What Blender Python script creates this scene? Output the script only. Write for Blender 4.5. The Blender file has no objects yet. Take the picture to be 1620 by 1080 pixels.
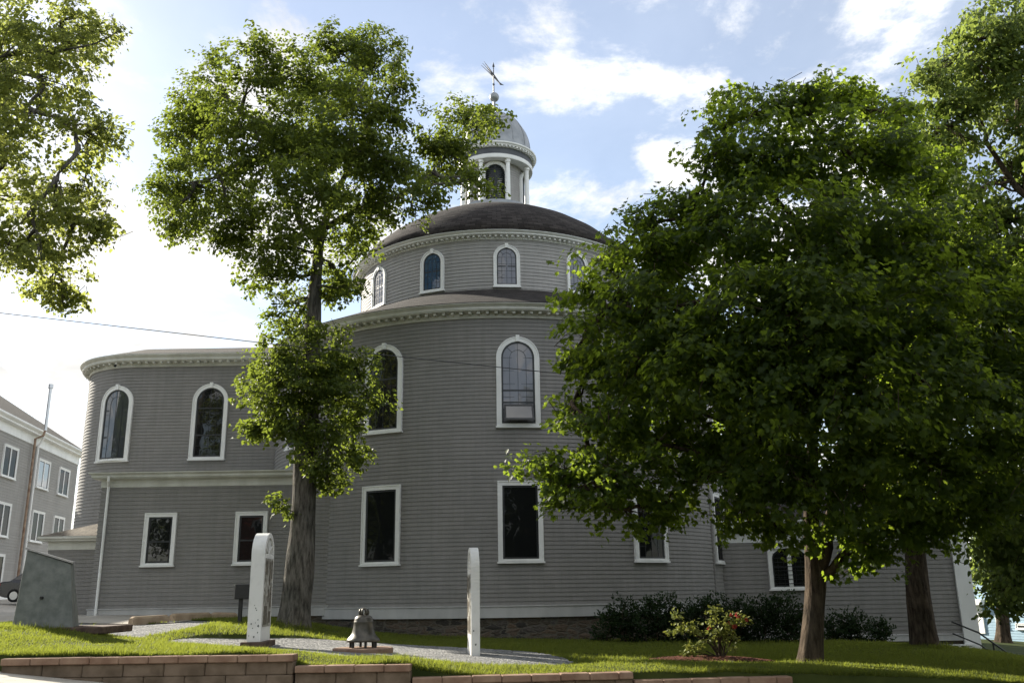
import bpy, math, random
import numpy as np
from mathutils import Vector, Matrix

random.seed(7)
rng = np.random.default_rng(11)
SC = bpy.context.scene
COL = SC.collection
R_ = math.radians

# ------------------------------------------------------------------ camera
EYE = 1.75                      # everything is measured from the eye, then lifted by EYE at the end
F_PX, PITCH, ROLL = 1429.73, 0.2716, -0.0159
cR = np.array([1, 0, 0.]); cF = np.array([0, math.cos(PITCH), math.sin(PITCH)]); cU = np.array([0, -math.sin(PITCH), math.cos(PITCH)])
cR, cU = math.cos(ROLL)*cR+math.sin(ROLL)*cU, -math.sin(ROLL)*cR+math.cos(ROLL)*cU
cam = bpy.data.cameras.new('camera'); camo = bpy.data.objects.new('camera', cam); COL.objects.link(camo)
cam.sensor_width = 36; cam.lens = F_PX/1620*36; cam.clip_end = 3000; cam.clip_start = 0.1
camo.matrix_world = Matrix(((cR[0], cU[0], -cF[0], 0), (cR[1], cU[1], -cF[1], 0), (cR[2], cU[2], -cF[2], 0), (0, 0, 0, 1)))
SC.camera = camo

# ------------------------------------------------------------------ light
SUN_AZ, SUN_EL = R_(-48), R_(26.5)           # left of straight ahead, behind the church
sun = bpy.data.lights.new('sun', 'SUN'); sun.energy = 5.0; sun.angle = R_(0.53); sun.color = (1, 0.93, 0.80)
suno = bpy.data.objects.new('sun', sun); COL.objects.link(suno)
sd = Vector((math.sin(SUN_AZ)*math.cos(SUN_EL), math.cos(SUN_AZ)*math.cos(SUN_EL), math.sin(SUN_EL)))
suno.rotation_euler = sd.to_track_quat('Z', 'Y').to_euler(); suno.location = (-30, 30, 40)
SC.view_settings.view_transform = 'Standard'; SC.view_settings.look = 'None'
SC.view_settings.exposure = 1.3; SC.view_settings.gamma = 1.0
SC.cycles.max_bounces = 6; SC.cycles.transparent_max_bounces = 4; SC.cycles.diffuse_bounces = 3; SC.cycles.transmission_bounces = 4

W = bpy.data.worlds.new('World'); SC.world = W; W.use_nodes = True
nt = W.node_tree; N = nt.nodes; L = nt.links; N.clear()
out = N.new('ShaderNodeOutputWorld')
sky = N.new('ShaderNodeTexSky'); sky.sky_type = 'NISHITA'; sky.sun_disc = False
sky.sun_elevation = SUN_EL; sky.sun_rotation = SUN_AZ; sky.air_density = 1.0; sky.dust_density = 0.6; sky.ozone_density = 1.5
bgs = N.new('ShaderNodeBackground'); bgs.inputs['Strength'].default_value = 0.084
L.new(sky.outputs[0], bgs.inputs['Color'])
tc = N.new('ShaderNodeTexCoord'); sep = N.new('ShaderNodeSeparateXYZ'); L.new(tc.outputs['Generated'], sep.inputs[0])
def wmath(op, a, b=None, clamp=False):
    n = N.new('ShaderNodeMath'); n.operation = op; n.use_clamp = clamp
    for i, v in enumerate((a, b)):
        if v is None: continue
        if isinstance(v, (int, float)): n.inputs[i].default_value = v
        else: L.new(v, n.inputs[i])
    return n.outputs[0]
# clouds lie on a flat layer overhead: direction / height
zz = wmath('ADD', wmath('MAXIMUM', sep.outputs[2], 0.0), 0.16)
cx_ = wmath('DIVIDE', sep.outputs[0], zz); cy_ = wmath('DIVIDE', sep.outputs[1], zz)
comb = N.new('ShaderNodeCombineXYZ'); L.new(cx_, comb.inputs[0]); L.new(cy_, comb.inputs[1]); comb.inputs[2].default_value = 3.7
def wnoise(scale, detail, rough, dist=0.0):
    n = N.new('ShaderNodeTexNoise'); n.inputs['Scale'].default_value = scale; n.inputs['Detail'].default_value = detail
    n.inputs['Roughness'].default_value = rough; n.inputs['Distortion'].default_value = dist
    L.new(comb.outputs[0], n.inputs['Vector']); return n.outputs[0]
n1 = wnoise(2.7, 11, 0.62, 0.3); n2 = wnoise(5.5, 9, 0.62, 0.2); n3 = wnoise(2.6, 8, 0.6, 0.3)
# a few named banks of cloud and gaps of blue, given by compass direction
def bank(az, el, width, gain):
    az, el = R_(az), R_(el)
    d = (math.sin(az)*math.cos(el), math.cos(az)*math.cos(el), math.sin(el))
    v = N.new('ShaderNodeVectorMath'); v.operation = 'DOT_PRODUCT'; v.inputs[1].default_value = d
    nrm = N.new('ShaderNodeVectorMath'); nrm.operation = 'NORMALIZE'; L.new(tc.outputs['Generated'], nrm.inputs[0]); L.new(nrm.outputs[0], v.inputs[0])
    k = 2.0/(R_(width)**2)
    return wmath('MULTIPLY', wmath('EXPONENT', wmath('MULTIPLY', wmath('SUBTRACT', v.outputs['Value'], 1.0), k)), gain)
BANKS = [(21.6, 31.6, 6.5, -0.42), (-23.5, 28.6, 4.0, -0.5), (-24.6, 31.6, 2.4, -0.35), (-20.8, 25.0, 2.0, -0.3), (-17.0, 33.2, 2.4, 0.22), (-12.7, 33.3, 2.0, 0.2), (-20.6, 33.2, 1.4, 0.18), (-30.1, 26.0, 4.8, 0.1), (-29.5, 21.5, 4.0, 0.22), (-24.4, 19.0, 4.8, 0.26), (-18.8, 19.6, 5.6, 0.26), (-25.4, 22.2, 2.4, 0.2), (-10.6, 24.9, 4.8, 0.16), (-28.4, 12.0, 4.8, 0.18), (-9.3, 35.3, 2.4, -0.12), (-10.9, 31.6, 2.4, -0.1), (3.6, 35.5, 4.4, -0.06), (-4.2, 33.7, 1.2, 0.2), (-4.7, 31.5, 1.4, 0.16), (-0.2, 31.9, 2.8, 0.2), (3.5, 32.2, 2.8, 0.26), (7.9, 31.6, 2.2, 0.24), (10.2, 31.8, 1.2, 0.16), (4.2, 27.5, 2.4, -0.3), (7.7, 27.5, 1.8, -0.2), (6.9, 29.0, 1.4, 0.16), (5.3, 24.1, 2.2, 0.22), (3.2, 23.8, 2.4, 0.2), (7.0, 22.5, 1.4, 0.14), (11.3, 26.2, 1.8, 0.26), (9.4, 23.9, 1.4, -0.2), (17.6, 32.6, 5.2, -0.04), (24.8, 31.3, 4.8, 0.02), (-15.1, 16.8, 1.6, -0.3), (-29.8, 15.8, 1.6, -0.2), (-7.3, 28.5, 2.4, -0.08), (11.7, 34.1, 2.0, -0.14), (1.6, 28.5, 1.6, 0.12), (-7.3, 31.1, 1.6, -0.1)]
acc = wmath('ADD', wmath('MULTIPLY', n1, 2.1), wmath('MULTIPLY', n2, 1.1))
for b_ in BANKS: acc = wmath('ADD', acc, bank(b_[0], b_[1], b_[2]*0.9, b_[3]*0.55))
ramp = N.new('ShaderNodeMapRange'); ramp.interpolation_type = 'SMOOTHSTEP'
ramp.inputs['From Min'].default_value = 1.50; ramp.inputs['From Max'].default_value = 1.90; ramp.inputs['To Min'].default_value = 0.22
L.new(acc, ramp.inputs['Value'])
# clouds thicken to grey-white; brightest opposite the sun, raised there to fill the shaded front
vs = N.new('ShaderNodeVectorMath'); vs.operation = 'DOT_PRODUCT'; vs.inputs[1].default_value = tuple(sd); L.new(tc.outputs['Generated'], vs.inputs[0])
glow = N.new('ShaderNodeMapRange'); glow.inputs['From Min'].default_value = -0.2; glow.inputs['From Max'].default_value = 1.0
glow.inputs['To Min'].default_value = 0.86; glow.inputs['To Max'].default_value = 0.46; L.new(vs.outputs['Value'], glow.inputs['Value'])
tex = wmath('ADD', wmath('MULTIPLY', n3, 0.9), 0.5)
bgc = N.new('ShaderNodeBackground'); bgc.inputs['Color'].default_value = (1.0, 0.985, 0.955, 1)
L.new(wmath('MULTIPLY', glow.outputs[0], tex), bgc.inputs['Strength'])
mixw = N.new('ShaderNodeMixShader'); L.new(ramp.outputs[0], mixw.inputs[0]); L.new(bgs.outputs[0], mixw.inputs[1]); L.new(bgc.outputs[0], mixw.inputs[2])
L.new(mixw.outputs[0], out.inputs['Surface'])

# ------------------------------------------------------------------ helpers
def P(px, py, y):
    """point on the ray of photo pixel (px,py) at depth y (metres ahead of the camera)"""
    d = cF + cR*(px-810)/F_PX + cU*(540-py)/F_PX
    return d*(y/d[1])
def hit(px, py, p0, n):
    d = cF + cR*(px-810)/F_PX + cU*(540-py)/F_PX
    return d*(np.dot(p0, n)/np.dot(d, n))

def material(name, base, rough=0.8, spec=0.3, metal=0.0):
    m = bpy.data.materials.new(name); m.use_nodes = True
    b = m.node_tree.nodes['Principled BSDF']
    b.inputs['Base Color'].default_value = (*base, 1); b.inputs['Roughness'].default_value = rough
    b.inputs['Specular IOR Level'].default_value = spec; b.inputs['Metallic'].default_value = metal
    return m
def nd(m, kind, **kw):
    n = m.node_tree.nodes.new(kind)
    for k, v in kw.items():
        if k in n.inputs: n.inputs[k].default_value = v
        else: setattr(n, k, v)
    return n
def ln(m, a, b): m.node_tree.links.new(a, b)
def bs(m): return m.node_tree.nodes['Principled BSDF']
def ramp_(m, fac, stops):
    r = nd(m, 'ShaderNodeValToRGB'); e = r.color_ramp.elements
    e[0].position, e[0].color = stops[0][0], (*stops[0][1], 1)
    e[1].position, e[1].color = stops[-1][0], (*stops[-1][1], 1)
    for p, c in stops[1:-1]:
        x = e.new(p); x.color = (*c, 1)
    ln(m, fac, r.inputs['Fac']); return r.outputs['Color']
def coords(m, kind='Object', scale=(1, 1, 1)):
    t = nd(m, 'ShaderNodeTexCoord'); mp = nd(m, 'ShaderNodeMapping'); mp.inputs['Scale'].default_value = scale
    ln(m, t.outputs[kind], mp.inputs['Vector']); return mp.outputs['Vector']
def noise(m, vec, scale, detail=4, rough=0.55):
    n = nd(m, 'ShaderNodeTexNoise'); n.inputs['Scale'].default_value = scale; n.inputs['Detail'].default_value = detail; n.inputs['Roughness'].default_value = rough
    ln(m, vec, n.inputs['Vector']); return n.outputs['Fac']
def bump(m, h, strength=0.4, dist=0.02):
    b = nd(m, 'ShaderNodeBump'); b.inputs['Strength'].default_value = strength; b.inputs['Distance'].default_value = dist
    ln(m, h, b.inputs['Height']); ln(m, b.outputs['Normal'], bs(m).inputs['Normal'])
def mixc(m, fac, a, b, mode='MIX'):
    n = nd(m, 'ShaderNodeMix', data_type='RGBA', blend_type=mode)
    for s, v in ((n.inputs[0], fac), (n.inputs[6], a), (n.inputs[7], b)):
        if isinstance(v, (int, float)): s.default_value = v
        elif isinstance(v, tuple): s.default_value = (*v, 1)
        else: ln(m, v, s)
    return n.outputs[2]
def noisy(name, c1, c2, scale, rough=0.85, spec=0.25, bstr=0.0, stretch=(1, 1, 1), lo=0.35, hi=0.65, detail=5, bdist=0.02, metal=0):
    m = material(name, c1, rough, spec, metal); v = coords(m, 'Object', stretch); f = noise(m, v, scale, detail)
    ln(m, ramp_(m, f, [(lo, c1), (hi, c2)]), bs(m).inputs['Base Color'])
    if bstr: bump(m, f, bstr, bdist)
    return m

def siding_mat(name, c, shingle=0.16, course=0.13):
    m = material(name, c, 0.75, 0.25)
    t = nd(m, 'ShaderNodeTexCoord')
    br = nd(m, 'ShaderNodeTexBrick'); br.offset = 0.37; br.squash = 1.0
    for k, v in (('Scale', 1.0), ('Mortar Size', 0.005), ('Brick Width', shingle*2.2), ('Row Height', course), ('Mortar Smooth', 0.3), ('Bias', 0.0)): br.inputs[k].default_value = v
    br.inputs['Color1'].default_value = (*[x*0.96 for x in c], 1); br.inputs['Color2'].default_value = (*[x*1.04 for x in c], 1); br.inputs['Mortar'].default_value = (*[x*0.84 for x in c], 1)
    ln(m, t.outputs['UV'], br.inputs['Vector'])
    f = noise(m, coords(m, 'Object', (1, 1, 0.5)), 0.9, 6, 0.6)
    f2 = noise(m, coords(m, 'UV', (5.0, 0.35, 1)), 1.0, 4, 0.6)
    tint = ramp_(m, f, [(0.3, (0.92, 0.925, 0.91)), (0.7, (1.05, 1.04, 1.02))])
    col = mixc(m, 1.0, br.outputs['Color'], tint, 'MULTIPLY')
    col = mixc(m, 1.0, col, ramp_(m, f2, [(0.3, (0.92, 0.92, 0.91)), (0.62, (1.03, 1.03, 1.03))]), 'MULTIPLY')
    ln(m, col, bs(m).inputs['Base Color']); return m
M = {}
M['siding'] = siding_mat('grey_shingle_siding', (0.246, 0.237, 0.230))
M['siding_lit'] = siding_mat('light_lifted_shingle_siding', (0.36, 0.348, 0.342))  # same siding, lighter: extra light on the upper tiers put into the colour
M['siding2'] = siding_mat('grey_clapboard', (0.33, 0.318, 0.305), 0.9)
M['blue'] = siding_mat('blue_clapboard', (0.30, 0.42, 0.52), 0.9)
M['white'] = noisy('white_paint', (0.72, 0.72, 0.70), (0.83, 0.83, 0.81), 1.7, 0.5, 0.4, stretch=(1, 1, 0.4), lo=0.25, hi=0.6)
M['greywhite'] = noisy('dull_grey_white_paint', (0.40, 0.395, 0.39), (0.50, 0.495, 0.485), 1.7, 0.6, 0.3, stretch=(1, 1, 0.4))
M['cream'] = noisy('weathered_cream_paint', (0.48, 0.475, 0.42), (0.66, 0.655, 0.60), 1.3, 0.55, 0.35, stretch=(1.5, 1.5, 0.4), lo=0.25, hi=0.65)
M['sash'] = material('black_sash_paint', (0.018, 0.02, 0.022), 0.4, 0.5)
def glass_mat(name, base, rough=0.02, wav=0.0015):
    m = material(name, base, rough, 0.5)
    bs(m).inputs['IOR'].default_value = 1.52
    bump(m, noise(m, coords(m, 'Object'), 1.3, 2), 0.25, wav*10)
    return m
M['glass'] = glass_mat('dark_window_glass', (0.012, 0.013, 0.013))
M['glass_dull'] = glass_mat('dull_dark_glass', (0.012, 0.014, 0.014), 0.05); bs(M['glass_dull']).inputs['IOR'].default_value = 1.16
M['glass_low'] = glass_mat('black_storm_glass', (0.010, 0.011, 0.011)); bs(M['glass_low']).inputs['IOR'].default_value = 1.24
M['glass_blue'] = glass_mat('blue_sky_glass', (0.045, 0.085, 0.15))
M['glass_pale'] = glass_mat('pale_curtained_glass', (0.20, 0.20, 0.22))
M['glass_mid'] = glass_mat('bluish_window_glass', (0.05, 0.055, 0.065))
bs(M['glass_mid']).inputs['Coat Weight'].default_value = 1.0
def roof_mat(name, a, b):
    m = material(name, a, 0.95, 0.15)
    t = nd(m, 'ShaderNodeTexCoord'); br = nd(m, 'ShaderNodeTexBrick'); br.offset = 0.5
    for k, v in (('Scale', 1.0), ('Mortar Size', 0.008), ('Brick Width', 0.30), ('Row Height', 0.14), ('Bias', 0.0)): br.inputs[k].default_value = v
    br.inputs['Color1'].default_value = (*a, 1); br.inputs['Color2'].default_value = (*b, 1); br.inputs['Mortar'].default_value = (*[x*0.5 for x in a], 1)
    ln(m, t.outputs['UV'], br.inputs['Vector'])
    f = noise(m, coords(m, 'Object'), 2.2, 6, 0.65)
    ln(m, mixc(m, 1.0, br.outputs['Color'], ramp_(m, f, [(0.3, (0.6, 0.6, 0.6)), (0.7, (1.4, 1.36, 1.32))]), 'MULTIPLY'), bs(m).inputs['Base Color'])
    bump(m, br.outputs['Fac'], 0.5, -0.015); return m
M['roof'] = roof_mat('dark_asphalt_shingles', (0.024, 0.021, 0.020), (0.055, 0.049, 0.046))
M['roof_dark'] = roof_mat('charcoal_shingles', (0.020, 0.018, 0.018), (0.034, 0.031, 0.030))
M['roof_tan'] = roof_mat('tan_asphalt_shingles', (0.15, 0.13, 0.105), (0.22, 0.195, 0.16))
M['lead'] = noisy('grey_lead_sheet', (0.22, 0.235, 0.25), (0.32, 0.335, 0.35), 2.0, 0.45, 0.5, metal=0.35)
M['slate'] = noisy('dark_lead_band', (0.05, 0.055, 0.065), (0.09, 0.095, 0.105), 2.0, 0.5, 0.4)
M['louvre'] = material('dark_green_black_louvre', (0.014, 0.018, 0.02), 0.5, 0.4)
def rubble_mat():
    m = material('ironstone_rubble', (0.1, 0.09, 0.08), 0.9, 0.2)
    t = nd(m, 'ShaderNodeTexCoord'); mp = nd(m, 'ShaderNodeMapping'); mp.inputs['Scale'].default_value = (2.6, 6.5, 1); ln(m, t.outputs['UV'], mp.inputs['Vector'])
    wob = nd(m, 'ShaderNodeTexNoise'); wob.inputs['Scale'].default_value = 1.4; ln(m, mp.outputs[0], wob.inputs['Vector'])
    vv = nd(m, 'ShaderNodeVectorMath', operation='ADD'); ln(m, mp.outputs[0], vv.inputs[0]); ln(m, wob.outputs['Color'], vv.inputs[1])
    v1 = nd(m, 'ShaderNodeTexVoronoi'); v1.inputs['Scale'].default_value = 1.0; ln(m, vv.outputs[0], v1.inputs['Vector'])
    v2 = nd(m, 'ShaderNodeTexVoronoi', feature='DISTANCE_TO_EDGE'); v2.inputs['Scale'].default_value = 1.0; ln(m, vv.outputs[0], v2.inputs['Vector'])
    sx = nd(m, 'ShaderNodeSeparateColor'); ln(m, v1.outputs['Color'], sx.inputs[0])
    c = ramp_(m, sx.outputs[0], [(0.0, (0.04, 0.038, 0.036)), (0.35, (0.09, 0.075, 0.058)), (0.7, (0.13, 0.095, 0.068)), (1.0, (0.08, 0.08, 0.08))])
    e = ramp_(m, v2.outputs['Distance'], [(0.02, (0, 0, 0)), (0.09, (1, 1, 1))])
    f = noise(m, mp.outputs[0], 5, 5)
    c = mixc(m, 1.0, c, ramp_(m, f, [(0.3, (0.6, 0.6, 0.6)), (0.7, (1.3, 1.3, 1.3))]), 'MULTIPLY')
    ln(m, mixc(m, e, (0.12, 0.11, 0.09), c), bs(m).inputs['Base Color'])
    bump(m, v2.outputs['Distance'], 0.9, 0.08); return m
M['rubble'] = rubble_mat()
M['brickcap'] = noisy('reddish_cap_stone', (0.20, 0.125, 0.088), (0.31, 0.215, 0.155), 4, 0.95, 0.15, 0.5, hi=0.7)
M['block'] = noisy('split_face_block', (0.115, 0.087, 0.062), (0.21, 0.16, 0.118), 3.2, 0.95, 0.15, 0.9, detail=8, bdist=0.04)
M['kerbstone'] = noisy('tan_parking_stop', (0.30, 0.22, 0.15), (0.42, 0.33, 0.23), 3, 0.95, 0.15, 0.4)
M['slab'] = noisy('weathered_grey_concrete', (0.13, 0.14, 0.13), (0.21, 0.22, 0.205), 5, 0.92, 0.2, 0.6, detail=9, hi=0.7)
M['plinth'] = noisy('dark_brick_footing', (0.06, 0.04, 0.032), (0.12, 0.085, 0.065), 7, 0.9, 0.2, 0.6)
M['concrete'] = noisy('pale_concrete', (0.36, 0.33, 0.28), (0.48, 0.45, 0.39), 2.5, 0.92, 0.2, 0.15, detail=9)
M['lot'] = noisy('worn_paving', (0.30, 0.275, 0.235), (0.42, 0.385, 0.33), 0.8, 0.95, 0.2, 0.2, detail=9)
M['asphalt'] = noisy('asphalt', (0.04, 0.04, 0.042), (0.065, 0.064, 0.062), 20, 0.9, 0.2, 0.3)
M['bronze'] = noisy('old_bronze', (0.05, 0.047, 0.038), (0.105, 0.094, 0.075), 5, 0.42, 0.5, 0.1, metal=0.55)
M['black'] = material('black_metal', (0.012, 0.012, 0.013), 0.45, 0.5)
M['rust'] = noisy('rusty_pipe', (0.20, 0.12, 0.08), (0.38, 0.28, 0.2), 3, 0.7, 0.3)
M['mulch'] = noisy('bark_mulch', (0.04, 0.016, 0.010), (0.15, 0.065, 0.042), 22, 0.95, 0.1, 1.0, detail=6, bdist=0.05)
M['signwhite'] = noisy('chipped_white_board', (0.58, 0.57, 0.54), (0.74, 0.73, 0.70), 3, 0.5, 0.35, lo=0.2, hi=0.5)
M['cream2'] = material('ivory_fanlight', (0.80, 0.74, 0.58), 0.5, 0.3)
def panel_mat():
    m = material('printed_info_panel', (0.4, 0.4, 0.38), 0.35, 0.5)
    v = coords(m, 'Object', (1, 1, 1)); f = noise(m, v, 9, 6)
    ln(m, ramp_(m, f, [(0.3, (0.10, 0.095, 0.08)), (0.48, (0.30, 0.28, 0.24)), (0.62, (0.5, 0.49, 0.45))]), bs(m).inputs['Base Color']); return m
M['panel'] = panel_mat()
M['print'] = noisy('brown_printed_picture', (0.05, 0.042, 0.032), (0.2, 0.17, 0.13), 14, 0.35, 0.5, detail=7)
def gravel_mat():
    m = material('crushed_grey_gravel', (0.2, 0.2, 0.2), 0.95, 0.15)
    v = coords(m, 'Object'); vo = nd(m, 'ShaderNodeTexVoronoi'); vo.inputs['Scale'].default_value = 24; ln(m, v, vo.inputs['Vector'])
    sx = nd(m, 'ShaderNodeSeparateColor'); ln(m, vo.outputs['Color'], sx.inputs[0])
    c = ramp_(m, sx.outputs[0], [(0.0, (0.11, 0.115, 0.12)), (0.6, (0.24, 0.24, 0.24)), (1.0, (0.40, 0.40, 0.39))])
    f = noise(m, v, 1.1, 6)
    ln(m, mixc(m, 1.0, c, ramp_(m, f, [(0.3, (0.75, 0.75, 0.75)), (0.7, (1.12, 1.1, 1.06))]), 'MULTIPLY'), bs(m).inputs['Base Color'])
    bump(m, vo.outputs['Distance'], 1.0, -0.04); return m
M['gravel'] = gravel_mat()
M['lawn'] = noisy('turf', (0.022, 0.032, 0.008), (0.05, 0.06, 0.015), 1.6, 0.95, 0.1, 0.6, detail=9)
def bark_mat(name, a, b):
    m = material(name, a, 0.95, 0.1); v = coords(m, 'Object', (1, 1, 0.22)); f = noise(m, v, 11, 7, 0.65); f2 = noise(m, coords(m, 'Object'), 1.4, 3)
    c = ramp_(m, f, [(0.35, a), (0.65, b)])
    ln(m, mixc(m, 1.0, c, ramp_(m, f2, [(0.3, (0.75, 0.78, 0.75)), (0.7, (1.15, 1.1, 1.05))]), 'MULTIPLY'), bs(m).inputs['Base Color'])
    bump(m, f, 1.0, 0.06); return m
M['bark'] = bark_mat('grey_bark', (0.034, 0.031, 0.027), (0.17, 0.158, 0.14))
M['bark2'] = bark_mat('brown_bark', (0.026, 0.019, 0.014), (0.115, 0.088, 0.066))
def leaf_mat(name, a, b, trans, tw=0.42, rough=0.55, ns=0.55):
    m = material(name, a, rough, 0.2)
    g = nd(m, 'ShaderNodeNewGeometry')
    f = noise(m, coords(m, 'Object'), ns, 4)
    fac = nd(m, 'ShaderNodeMath', operation='MULTIPLY_ADD'); ln(m, g.outputs['Random Per Island'], fac.inputs[0]); fac.inputs[1].default_value = 0.65
    h = nd(m, 'ShaderNodeMath', operation='MULTIPLY'); ln(m, f, h.inputs[0]); h.inputs[1].default_value = 0.45; ln(m, h.outputs[0], fac.inputs[2])
    c = ramp_(m, fac.outputs[0], [(0.15, a), (0.9, b)]); ln(m, c, bs(m).inputs['Base Color'])
    tr = nd(m, 'ShaderNodeBsdfTranslucent'); ln(m, mixc(m, 0.75, c, trans), tr.inputs['Color'])
    mx = nd(m, 'ShaderNodeMixShader'); mx.inputs[0].default_value = tw
    ln(m, bs(m).outputs[0], mx.inputs[1]); ln(m, tr.outputs[0], mx.inputs[2])
    ln(m, mx.outputs[0], m.node_tree.nodes['Material Output'].inputs['Surface']); return m
M['leaf_linden'] = leaf_mat('linden_leaves', (0.020, 0.038, 0.008), (0.056, 0.078, 0.017), (0.36, 0.45, 0.055), 0.40)
M['leaf_bright'] = leaf_mat('sun_washed_leaves', (0.035, 0.055, 0.014), (0.085, 0.105, 0.030), (0.50, 0.55, 0.12), 0.55)  # lighter leaf colour and glow stand in for sun flare around this crown
M['leaf_maple'] = leaf_mat('maple_leaves', (0.009, 0.021, 0.0045), (0.026, 0.044, 0.009), (0.46, 0.62, 0.05), 0.44)
M['leaf_tall'] = leaf_mat('light_green_leaves', (0.030, 0.056, 0.013), (0.070, 0.100, 0.026), (0.42, 0.52, 0.10), 0.42)
M['leaf_yew'] = leaf_mat('dark_evergreen_leaves', (0.012, 0.028, 0.010), (0.028, 0.050, 0.016), (0.06, 0.10, 0.02), 0.2)
M['leaf_bush'] = leaf_mat('pale_bush_leaves', (0.09, 0.12, 0.025), (0.20, 0.22, 0.06), (0.30, 0.32, 0.06), 0.3)
M['petal'] = leaf_mat('red_petals', (0.30, 0.02, 0.03), (0.45, 0.05, 0.06), (0.5, 0.05, 0.05), 0.3)
M['blade'] = leaf_mat('grass_blades', (0.036, 0.062, 0.012), (0.105, 0.122, 0.026), (0.40, 0.45, 0.055), 0.46, 0.6, 1.4)
M['carpaint'] = material('black_car_paint', (0.015, 0.014, 0.016), 0.18, 0.6)
M['tyre'] = material('rubber', (0.012, 0.012, 0.012), 0.85, 0.2)
M['redlens'] = material('red_tail_lens', (0.25, 0.012, 0.015), 0.2, 0.5)
M['chrome'] = material('bright_metal', (0.5, 0.5, 0.5), 0.3, 0.5, 0.9)
M['brick'] = noisy('red_brick', (0.22, 0.07, 0.05), (0.32, 0.12, 0.085), 9, 0.9, 0.2, 0.2)

def wloc(o):
    v = Vector((0, 0, 0))
    while o is not None: v += o.location; o = o.parent
    return v
def tag(o, label=None, cat=None, group=None, kind=None):
    if label: o['label'] = label
    if cat: o['category'] = cat
    if group: o['group'] = group
    if kind: o['kind'] = kind
    return o
def thing(name, loc, label, cat, group=None):
    o = bpy.data.objects.new(name, None); COL.objects.link(o); o.location = Vector([float(v) for v in loc]); o.empty_display_size = 0.2
    return tag(o, label, cat, group)

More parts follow.
